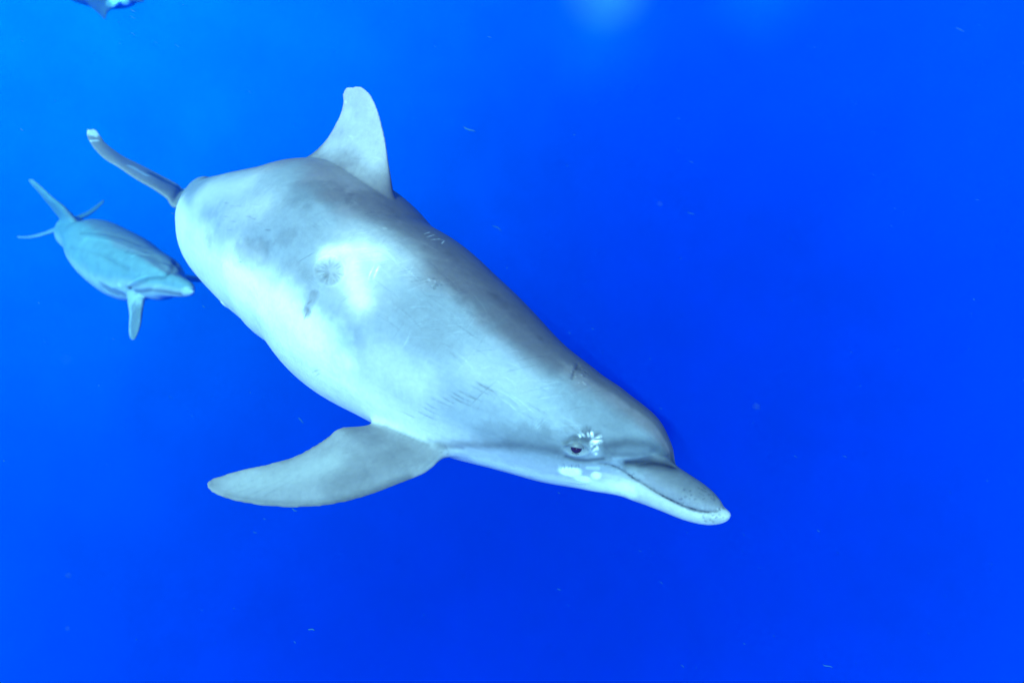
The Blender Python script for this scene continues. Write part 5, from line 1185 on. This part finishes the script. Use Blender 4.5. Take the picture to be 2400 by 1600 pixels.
def big_dolphin():
    me = union('dolphin', [loft(BODY), loft(UPPER, 50, 40), loft(LOWER, 50, 40), fin(DORSAL), fin(FLIPPER), fin(FARFLIP),
                           fin(FLUKE), fin(FLUKEFAR)], 0.0042, 7)
    v, nr = coords(me), normals(me)
    arc, e, s, rr = body_coords(v, BODY)
    jaw = sstep(.015, .05, arc) * (1 - sstep(.2, .28, arc)) * (1 - sstep(-.45, -.1, e))
    v = relax(me, v, jaw, 70)
    root = sstep(1.0, 1.06, rr) * (1 - sstep(1.18, 1.4, rr)) * sstep(.3, .36, arc)
    v = relax(me, v, root, 80)
    v = relax(me, v, sstep(.94, 1.0, rr) * (1 - sstep(1.12, 1.3, rr)) * sstep(.3, .4, arc) * (1 - sstep(.8, .95, arc)) * (1 - sstep(-.2, .2, e)), 140)
    set_coords(me, v)
    me = finer(me)
    v, nr = coords(me), normals(me)
    arc, e, s, rr = body_coords(v, BODY)
    n1 = vnoise(v, 9, 3) - 0.5; n2 = vnoise(v, 30, 3) - 0.5
    cape = np.array([0.178, 0.158, 0.163]); flank = np.array([0.235, 0.268, 0.292]); belly = np.array([0.74, 0.72, 0.69])
    ee = e + 0.30 * n1 + 0.12 * n2
    a_ = [0, .25, .5, .9, 1.3, 1.8, 2.4]
    ec = np.interp(arc, a_, [.80, .80, .78, .76, .78, .86, .95])
    eb = np.interp(arc, a_, [-.45, -.45, -.30, -.05, -.05, .10, .2])
    col = mix(np.repeat(flank[None], len(v), 0), cape[None], sstep(-0.16, 0.12, ee - ec))
    bel = mix(np.repeat(np.array([[.44, .45, .45]]), len(v), 0), belly[None], sstep(.35, .8, arc))
    col = mix(col, bel, 1 - sstep(-0.25, 0.2, ee - eb))
    finc = mix(np.array([[.235, .225, .23]]), np.array([[.40, .40, .40]]), sstep(.2, .5, e)) * (1 + 0.3 * n1[:, None])
    isfin = np.maximum(sstep(1.15, 1.45, rr) * (arc > 0.30), sstep(1.0, 1.12, rr) * sstep(.38, .45, arc) * (1 - sstep(.75, .85, arc)) * (1 - sstep(-.1, .1, e)))
    col = mix(col, finc, isfin)
    # beak: grey above the mouth, pale lower jaw
    bk = np.nonzero(arc < 0.30)[0]
    if len(bk):
        au, eu, su, ru = body_coords(v[bk], UPPER, 80)
        al, el, sl, rl = body_coords(v[bk], LOWER, 80)
        up = sstep(-.06, .06, rl - ru + .12) * sstep(.05, .14, au) * (1 - sstep(1.12, 1.3, ru))
        lowj = (1 - sstep(-.06, .06, rl - ru + .12)) * sstep(.04, .16, al) * (1 - sstep(1.15, 1.4, rl))
        grey = np.array([.15, .15, .16])[None] * (1 + .55 * (1 - sstep(-.1, .75, eu + .4 * n1[bk])))[:, None]
        col[bk] = mix(mix(col[bk], grey, up), np.array([[.42, .425, .42]]), lowj)
    st = vnoise(np.stack([arc * 5, e * 22, s * 22], 1), 1.0, 3) - 0.5
    n3 = vnoise(v, 110, 3) - 0.5
    col *= (1 + 0.18 * n2 + 0.16 * n1 + 0.16 * st + 0.09 * n3)[:, None]
    col *= (1 - 0.45 * sstep(.93, .985, e) * (1 - isfin))[:, None]
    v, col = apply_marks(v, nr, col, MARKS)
    set_coords(me, v)
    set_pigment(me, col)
    return me

SKIN = skin_material('dolphin_skin', 0.42, 0.16, 0.08)
big_me = big_dolphin()
dolphin = finish('dolphin', big_me, SKIN, 'large pale grey dolphin close up with scarred skin and raised dorsal fin', 'dolphin', 'dolphins swimming in open water')

def both_eyes(ob, table, at, r, sink):
    pos, nrm = np.array(at[0]), np.array(at[1])
    c, d, l, t, rh, rw = frames(table, 260)
    i = np.linalg.norm(c - pos, axis=1).argmin()
    for flip in (False, True):
        p, n = pos, nrm
        if flip:
            p = pos - 2 * ((pos - c[i]) @ l[i]) * l[i]; n = nrm - 2 * (nrm @ l[i]) * l[i]
        eye_part(ob, p - n * sink, n, d[i], r)
if EYE: both_eyes(dolphin, BODY, EYE, 0.0150, 0.0088)

# ------------------------------------------------------------------ the young dolphin behind it
YBODY = np.array([
    (-1.6344, 3.0711, -6.1042, 0.2811, 0.0318, 0.9592, 0.0313, 0.0282),
    (-1.6802, 3.1097, -6.1136, 0.3209, 0.0276, 0.9467, 0.0744, 0.0706),
    (-1.7563, 3.1734, -6.1308, 0.4853, -0.0051, 0.8743, 0.1102, 0.1102),
    (-1.8548, 3.2568, -6.1365, 0.5629, -0.0264, 0.8261, 0.1274, 0.1274),
    (-2.0225, 3.3789, -6.1515, 0.6015, -0.0201, 0.7986, 0.1738, 0.1738),
    (-2.2038, 3.5387, -6.1472, 0.6336, -0.0126, 0.7736, 0.1786, 0.1786),
    (-2.4015, 3.7289, -6.1392, 0.6678, -0.0077, 0.7443, 0.1636, 0.1603),
    (-2.6178, 3.9390, -6.1500, 0.6975, -0.0029, 0.7166, 0.1086, 0.1032),
    (-2.8280, 4.1854, -6.1754, 0.7105, 0.0081, 0.7036, 0.1048, 0.0943),
    (-3.0387, 4.4526, -6.2176, 0.6648, 0.0323, 0.7463, 0.0674, 0.0505),
    (-3.2292, 4.7155, -6.2691, 0.5921, 0.0624, 0.8035, 0.0413, 0.0289),
    (-3.4070, 4.9724, -6.3333, 0.5292, 0.0830, 0.8444, 0.0262, 0.0183),
])
YUPPER = np.array([
    (-1.7342, 3.1466, -6.1268, 0.4853, -0.0051, 0.8743, 0.0553, 0.0609),
    (-1.6309, 3.0544, -6.1092, 0.4853, -0.0051, 0.8743, 0.0435, 0.0478),
    (-1.5553, 2.9748, -6.0952, 0.4853, -0.0051, 0.8743, 0.0343, 0.0378),
    (-1.5038, 2.9208, -6.0880, 0.4853, -0.0051, 0.8743, 0.0258, 0.0284),
    (-1.4794, 2.8939, -6.0843, 0.4853, -0.0051, 0.8743, 0.0118, 0.0130),
])
YLOWER = np.array([
    (-1.8153, 3.1802, -6.1777, 0.4853, -0.0051, 0.8743, 0.0605, 0.0696),
    (-1.6795, 3.0657, -6.1464, 0.4853, -0.0051, 0.8743, 0.0396, 0.0456),
    (-1.5819, 2.9759, -6.1236, 0.4853, -0.0051, 0.8743, 0.0284, 0.0327),
    (-1.5098, 2.9133, -6.1042, 0.4853, -0.0051, 0.8743, 0.0219, 0.0251),
    (-1.4763, 2.8828, -6.0927, 0.4853, -0.0051, 0.8743, 0.0138, 0.0158),
    (-1.4622, 2.8715, -6.0863, 0.4853, -0.0051, 0.8743, 0.0059, 0.0068),
])
YDORSAL = np.array([
    (-2.5985, 3.9231, -6.0611, -2.8627, 4.1779, -6.1300, 0.1170),
    (-2.6318, 3.9405, -6.0239, -2.8899, 4.1963, -6.0904, 0.0780),
    (-2.6712, 3.9695, -5.9923, -2.9137, 4.2008, -6.0501, 0.0585),
    (-2.7246, 4.0116, -5.9636, -2.9292, 4.2017, -6.0175, 0.0455),
    (-2.7890, 4.0528, -5.9368, -2.9526, 4.2048, -5.9801, 0.0364),
    (-2.8682, 4.1127, -5.9006, -2.9839, 4.2134, -5.9307, 0.0286),
    (-2.9485, 4.1731, -5.8634, -3.0177, 4.2209, -5.8840, 0.0195),
    (-2.9990, 4.2105, -5.8447, -3.0398, 4.2291, -5.8511, 0.0117),
])
YFLIP = np.array([
    (-1.8629, 3.1656, -6.2091, -2.0227, 3.2649, -6.2422, 0.1040),
    (-1.8478, 3.1128, -6.2300, -1.9868, 3.2097, -6.2683, 0.0650),
    (-1.8449, 3.0863, -6.2560, -1.9653, 3.1726, -6.2864, 0.0520),
    (-1.8419, 3.0599, -6.2819, -1.9513, 3.1430, -6.3190, 0.0429),
    (-1.8461, 3.0429, -6.3184, -1.9460, 3.1118, -6.3553, 0.0364),
    (-1.8546, 3.0277, -6.3510, -1.9385, 3.0852, -6.3814, 0.0260),
    (-1.8673, 3.0152, -6.3779, -1.9268, 3.0606, -6.4034, 0.0169),
    (-1.8801, 3.0071, -6.3952, -1.9108, 3.0434, -6.4097, 0.0078),
])
YFAR = np.array([
    (-1.8735, 3.4563, -6.2008, -1.9404, 3.5696, -6.2656, 0.0910),
    (-1.8166, 3.4731, -6.2264, -1.8810, 3.5891, -6.2853, 0.0585),
    (-1.7767, 3.5070, -6.2459, -1.8328, 3.6116, -6.2985, 0.0455),
    (-1.7440, 3.5542, -6.2677, -1.7862, 3.6341, -6.3118, 0.0364),
    (-1.7042, 3.6270, -6.2963, -1.7331, 3.6821, -6.3318, 0.0195),
    (-1.6900, 3.6741, -6.3184, -1.7070, 3.7077, -6.3384, 0.0078),
])
YFLUKEA = np.array([
    (-3.2729, 4.7779, -6.2890, -3.5783, 5.2339, -6.3877, 0.0650),
    (-3.3556, 4.8002, -6.3335, -3.6219, 5.1883, -6.4240, 0.0455),
    (-3.4451, 4.8416, -6.3678, -3.6705, 5.1656, -6.4420, 0.0338),
    (-3.5734, 4.9081, -6.4097, -3.7391, 5.1429, -6.4598, 0.0260),
    (-3.7166, 4.9911, -6.4471, -3.8201, 5.1343, -6.4782, 0.0182),
    (-3.8235, 5.0542, -6.4654, -3.8809, 5.1329, -6.4812, 0.0117),
    (-3.8953, 5.1062, -6.4770, -3.9146, 5.1336, -6.4797, 0.0065),
])
YFLUKEB = np.array([
    (-3.2729, 4.7779, -6.2890, -3.5783, 5.2339, -6.3877, 0.0650),
    (-3.2111, 4.8320, -6.2652, -3.4727, 5.2227, -6.3502, 0.0455),
    (-3.1847, 4.8926, -6.2584, -3.3999, 5.2228, -6.3193, 0.0364),
    (-3.1767, 4.9817, -6.2519, -3.3342, 5.2228, -6.2886, 0.0286),
    (-3.1848, 5.0882, -6.2388, -3.2836, 5.2385, -6.2549, 0.0195),
    (-3.1918, 5.1667, -6.2243, -3.2498, 5.2499, -6.2304, 0.0117),
    (-3.2069, 5.2268, -6.2183, -3.2296, 5.2556, -6.2182, 0.0065),
])
YMARKS = [
    ('line', 0.013, 0.6, -0.005, [[-1.9392, 3.167, -6.182], [-1.8484, 3.1016, -6.1397], [-1.7641, 3.0716, -6.0934], [-1.6697, 3.0469, -6.0759], [-1.6562, 3.0969, -6.0584], [-1.6797, 3.1791, -6.0508]]),
    ('line', 0.005, 1.35, 0.003, [[-1.928, 3.156, -6.1597], [-1.8465, 3.1028, -6.1112], [-1.7767, 3.0789, -6.0872], [-1.6943, 3.0642, -6.0755]]),
    ('line', 0.014, 0.4, -0.003, [[-1.8923, 3.1472, -6.1906], [-1.7934, 3.0788, -6.1602], [-1.7026, 3.0281, -6.1434], [-1.6017, 2.952, -6.1253], [-1.5415, 2.9081, -6.115]]),
    ('spot', 0.007, 0.25, 0, [[-1.9204, 3.1556, -6.1732]]),
    ('blotch', 0.034, 0.6, -0.006, [[-2.1024, 3.2369, -6.2057], [-1.998, 3.2125, -6.2364]]),
    ('blotch', 0.012, 1.4, 0, [[-1.9858, 3.18, -6.1685]]),
    ('blotch', 0.07, 0.42, 0, [[-1.8711, 3.0689, -6.2787], [-1.8805, 3.0344, -6.3564]]),
    ('blotch', 0.016, [0.45, 0.5, 0.5], 0.002, [[-1.5024, 2.8887, -6.0823], [-1.4754, 2.8712, -6.0841]]),
    ('line', 0.014, 0.8, -0.004, [[-1.9429, 3.2533, -6.0121], [-1.8159, 3.19, -6.0188], [-1.7187, 3.1097, -6.0409], [-1.6645, 3.0708, -6.0669]]),
    ('line', 0.009, 1.3, 0.004, [[-1.9039, 3.2131, -6.0262], [-1.8672, 3.2308, -6.014], [-1.8134, 3.2079, -6.0157]]),  # highlight between the wrinkles, painted as a lighter raised line
    ('line', 0.014, 0.82, -0.004, [[-1.8493, 3.2389, -6.0121], [-1.733, 3.1444, -6.0305], [-1.6768, 3.1304, -6.0435]]),
    ('line', 0.014, 0.8, -0.003, [[-2.407, 3.5126, -6.0735], [-2.0866, 3.2665, -6.0388], [-1.9106, 3.1617, -6.0761]]),
    ('line', 0.014, 1.2, 0.003, [[-2.2719, 3.4508, -6.0075], [-2.0696, 3.3386, -5.9884], [-1.8939, 3.2416, -6.0129]]),
    ('line', 0.014, 0.78, -0.003, [[-2.3437, 3.5393, -5.9975], [-2.1018, 3.4037, -5.9753], [-1.9059, 3.3136, -6.0013]]),
    ('blotch', 0.01, 0.55, -0.004, [[-1.6955, 3.2045, -6.0502], [-1.6437, 3.1384, -6.0682]]),
]
YEYE = [[-1.9268, 3.1592, -6.1745], [-0.3926, -0.8708, -0.296]]

def small_pigment(me, table, tone):
    v = coords(me)
    arc, e, s, rr = body_coords(v, table)
    n1 = vnoise(v, 9, 3) - 0.5; n2 = vnoise(v, 35, 3) - 0.5
    ee = e + 0.3 * n1
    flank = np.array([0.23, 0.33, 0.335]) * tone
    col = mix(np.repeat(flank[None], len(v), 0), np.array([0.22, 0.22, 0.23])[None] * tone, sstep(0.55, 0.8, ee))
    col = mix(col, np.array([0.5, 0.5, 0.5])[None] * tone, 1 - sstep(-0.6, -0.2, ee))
    col *= (1 - 0.2 * sstep(1.15, 1.5, rr) * sstep(.25, .4, arc))[:, None]
    col *= (1 + 0.3 * n2 + 0.2 * n1)[:, None]
    return v, col

def young_dolphin():
    me = union('dolphin', [loft(YBODY, 100, 48), loft(YUPPER, 40, 32), loft(YLOWER, 40, 32), fin(YDORSAL), fin(YFLIP), fin(YFAR),
                           fin(YFLUKEA), fin(YFLUKEB)], 0.005, 5)
    v, col = small_pigment(me, YBODY, 1.0)
    v, col = apply_marks(v, normals(me), col, YMARKS)
    set_coords(me, v)
    set_pigment(me, col)
    return me
young = finish('dolphin', young_dolphin(), SKIN, 'bluish dolphin facing the viewer just behind the tail of the large one', 'dolphin', 'dolphins swimming in open water')

if YEYE: both_eyes(young, YBODY, YEYE, 0.011, 0.007)

# ------------------------------------------------------------------ a third one far off, cut by the top edge
FBODY = np.array([
    (-4.5115, 8.9907, -4.6491, 0.0853, 0.2791, 0.9565, 0.0460, 0.0414),
    (-4.5912, 9.0490, -4.6422, 0.2140, 0.2750, 0.9373, 0.0830, 0.0788),
    (-4.7524, 9.1625, -4.6354, 0.2597, 0.2722, 0.9265, 0.1242, 0.1242),
    (-5.0018, 9.3435, -4.6023, 0.3364, 0.2652, 0.9036, 0.1641, 0.1641),
    (-5.3207, 9.5916, -4.5434, 0.3386, 0.2664, 0.9024, 0.2017, 0.2017),
    (-5.7009, 9.9045, -4.4641, 0.3348, 0.2686, 0.9032, 0.2130, 0.2024),
    (-6.0767, 10.2215, -4.3758, 0.2908, 0.2752, 0.9163, 0.1817, 0.1635),
    (-6.4377, 10.5354, -4.2941, 0.2670, 0.2789, 0.9225, 0.1259, 0.0944),
    (-6.7545, 10.8407, -4.2310, 0.2828, 0.2783, 0.9179, 0.0679, 0.0441),
    (-6.9835, 11.0702, -4.2120, 0.2835, 0.2788, 0.9175, 0.0347, 0.0243),
])
FMARKS = [
    ('blotch', 0.1, [0.9, 0.9, 0.9], 0, [[-4.7563, 8.9935, -4.6809], [-4.6854, 9.0126, -4.6848]]),  # sunlit patch near the head, painted as white pigment
]
FBEAK = np.array([
    (-4.6611, 9.0965, -4.6588, 0.2597, 0.2722, 0.9265, 0.0518, 0.0570),
    (-4.5002, 8.9596, -4.6685, 0.2597, 0.2722, 0.9265, 0.0357, 0.0393),
    (-4.4056, 8.8879, -4.6801, 0.2597, 0.2722, 0.9265, 0.0253, 0.0279),
    (-4.3541, 8.8633, -4.6855, 0.2597, 0.2722, 0.9265, 0.0101, 0.0111),
])
FFLIP = np.array([
    (-4.7096, 9.0360, -4.6702, -5.2960, 9.2605, -4.6620, 0.1400),
    (-4.7570, 8.9517, -4.7325, -5.1883, 9.1509, -4.7313, 0.1100),
    (-4.8115, 8.9100, -4.7748, -5.0880, 9.0619, -4.7803, 0.0800),
    (-4.8350, 8.8683, -4.8169, -4.9937, 8.9753, -4.8239, 0.0500),
    (-4.8391, 8.8378, -4.8586, -4.9330, 8.9156, -4.8573, 0.0300),
    (-4.8493, 8.8249, -4.8862, -4.8890, 8.8693, -4.8857, 0.0120),
])
FDORSAL = np.array([
    (-5.4162, 9.7811, -4.3736, -5.8613, 10.1344, -4.3260, 0.1000),
    (-5.5030, 9.8964, -4.2446, -5.8897, 10.1777, -4.2331, 0.0600),
    (-5.6424, 10.0237, -4.1375, -5.9182, 10.2258, -4.1300, 0.0400),
    (-5.7841, 10.1442, -4.0684, -5.9409, 10.2594, -4.0578, 0.0200),
])
FFLUKE = np.array([
    (-6.9115, 10.9574, -4.2173, -7.1995, 11.4140, -4.1847, 0.0700),
    (-7.0832, 10.9936, -4.2580, -7.3382, 11.3750, -4.2210, 0.0500),
    (-7.3063, 11.0812, -4.3068, -7.4914, 11.3480, -4.2789, 0.0300),
    (-7.5326, 11.2356, -4.3305, -7.5999, 11.3291, -4.3193, 0.0100),
])
FFLUKEB = np.array([
    (-6.9115, 10.9574, -4.2173, -7.1995, 11.4140, -4.1847, 0.0700),
    (-6.8118, 11.0405, -4.1573, -7.0319, 11.4235, -4.1169, 0.0500),
    (-6.7327, 11.1760, -4.1034, -6.8788, 11.4505, -4.0591, 0.0300),
    (-6.7224, 11.3640, -4.0552, -6.7703, 11.4639, -4.0302, 0.0100),
])
def far_dolphin():
    me = union('dolphin', [loft(FBODY, 90, 40), loft(FBEAK, 30, 24), fin(FFLIP, thin=.012), fin(FDORSAL, thin=.012), fin(FFLUKE, thin=.012), fin(FFLUKEB, thin=.012)], 0.012, 4)
    v, col = small_pigment(me, FBODY, 0.22)  # low tone puts the shade of its underside into the pigment
    v, col = apply_marks(v, normals(me), col, FMARKS)
    set_pigment(me, col)
    return me
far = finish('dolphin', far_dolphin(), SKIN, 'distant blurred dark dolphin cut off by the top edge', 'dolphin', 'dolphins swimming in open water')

# ------------------------------------------------------------------ drifting specks in the water
SPECKS = [
    (-1.0788, 2.1199, -4.9497, 0.0207, 0.0011),
    (-1.3627, 2.6674, -4.9587, 0.0307, 0.0007),
    (-1.1355, 2.2017, -5.0108, 0.0192, 0.0007),
    (-1.6017, 3.2864, -5.0509, 0.0269, 0.0006),
    (-1.3050, 2.8426, -5.0562, 0.0233, 0.0007),
    (-0.0565, 1.8678, -5.0170, 0.0141, 0.0006),
    (-0.1662, 2.7056, -5.3500, 0.0565, 0.0026),
    (-0.0671, 2.9337, -5.8072, 0.0575, 0.0017),
    (-0.6963, 1.8839, -6.1656, 0.0309, 0.0014),
    (-0.6196, 1.5197, -6.2368, 0.0207, 0.0012),
    (-0.7046, 1.5089, -6.2599, 0.0109, 0.0005),
    (-0.8468, 1.7281, -6.4996, 0.0169, 0.0009),
    (-0.4808, 1.1583, -6.3020, 0.0184, 0.0016),
    (-1.2276, 2.0908, -6.1951, 0.0153, 0.0005),
    (-0.9831, 2.6610, -5.2091, 0.0224, 0.0005),
    (-0.2992, 2.8412, -5.0592, 0.0199, 0.0005),
    (0.8056, 3.0594, -5.5377, 0.0269, 0.0008),
    (0.6378, 1.2500, -5.8686, 0.0115, 0.0004),
    (0.7980, 1.3334, -5.9265, 0.0123, 0.0005),
    (0.3453, 1.3930, -6.2718, 0.0104, 0.0004),
    (0.1125, 1.2966, -6.0053, 0.0092, 0.0005),
    (0.8056, 2.9621, -5.7463, 0.0422, 0.0013),
    (0.7481, 3.1421, -5.3604, 0.0230, 0.0006),
    (0.4092, 1.1215, -6.3808, 0.0123, 0.0006),
    (0.1985, 2.0969, -5.9454, 0.0132, 0.0005),
    (0.2794, 2.1032, -5.9320, 0.0132, 0.0004),
    (2.0141, 3.3107, -4.9988, 0.0499, 0.0017),
    (0.7570, 1.1215, -6.3808, 0.0266, 0.0011),
    (0.3804, 1.2812, -6.2750, 0.0109, 0.0005),
    (0.1336, 1.4242, -6.4416, 0.0146, 0.0007),
]
def make_specks():
    rng = random.Random(11)
    verts, faces = [], []
    def speck(c, length, thick, roll):
        ax = Vector((0.93, -0.25 + rng.uniform(-.3, .3), -0.36 + rng.uniform(-.12, .12))).normalized()
        u = ax.orthogonal().normalized(); w = ax.cross(u)
        o = len(verts); k = 5
        for s, q in ((-.28, .8), (.05, 1.0), (.32, .6)):
            bend = 0.10 * length * math.cos(s * 5 + roll)
            for j in range(k):
                a = 2 * math.pi * j / k + roll
                verts.append(Vector(c) + ax * length * s + u * bend + (u * math.cos(a) + w * math.sin(a)) * thick * q)
        verts.append(Vector(c) - ax * length * .5); verts.append(Vector(c) + ax * length * .5)
        for r in range(2):
            for j in range(k):
                faces.append((o + r * k + j, o + r * k + (j + 1) % k, o + (r + 1) * k + (j + 1) % k, o + (r + 1) * k + j))
        for j in range(k):
            faces.append((o + (j + 1) % k, o + j, o + 3 * k)); faces.append((o + 2 * k + j, o + 2 * k + (j + 1) % k, o + 3 * k + 1))
    for x, y, z, length, thick in SPECKS: speck((x, y, z), length, thick, rng.uniform(0, 6))
    for i in range(300):
        dist = rng.uniform(1.4, 6.5)
        x = rng.uniform(-.85, .85) * dist; z = rng.uniform(-.58, .55) * dist
        c = CAM + Vector((x, math.cos(PITCH) * dist + z * math.sin(PITCH), -math.sin(PITCH) * dist + z * math.cos(PITCH)))
        speck(c, rng.uniform(.003, .013), rng.uniform(.0003, .0009), rng.uniform(0, 6))
    for i in range(5):                           # a few close to the lens, out of focus
        dist = rng.uniform(.35, .7)
        x = rng.uniform(-.75, .75) * dist; z = rng.uniform(-.5, .5) * dist
        c = CAM + Vector((x, math.cos(PITCH) * dist + z * math.sin(PITCH), -math.sin(PITCH) * dist + z * math.cos(PITCH)))
        speck(c, rng.uniform(.002, .005), rng.uniform(.0004, .0008), rng.uniform(0, 6))
    me = bpy.data.meshes.new('marine_snow'); me.from_pydata(verts, [], faces)
    for p in me.polygons: p.use_smooth = True
    me.materials.append(plain('pale_plankton', (0.05, 0.18, 0.26), 0.9, 1.1))
    ob = bpy.data.objects.new('marine_snow', me); COL.objects.link(ob)
    ob['kind'] = 'stuff'; ob['label'] = 'pale specks of plankton drifting in the blue water'
make_specks()
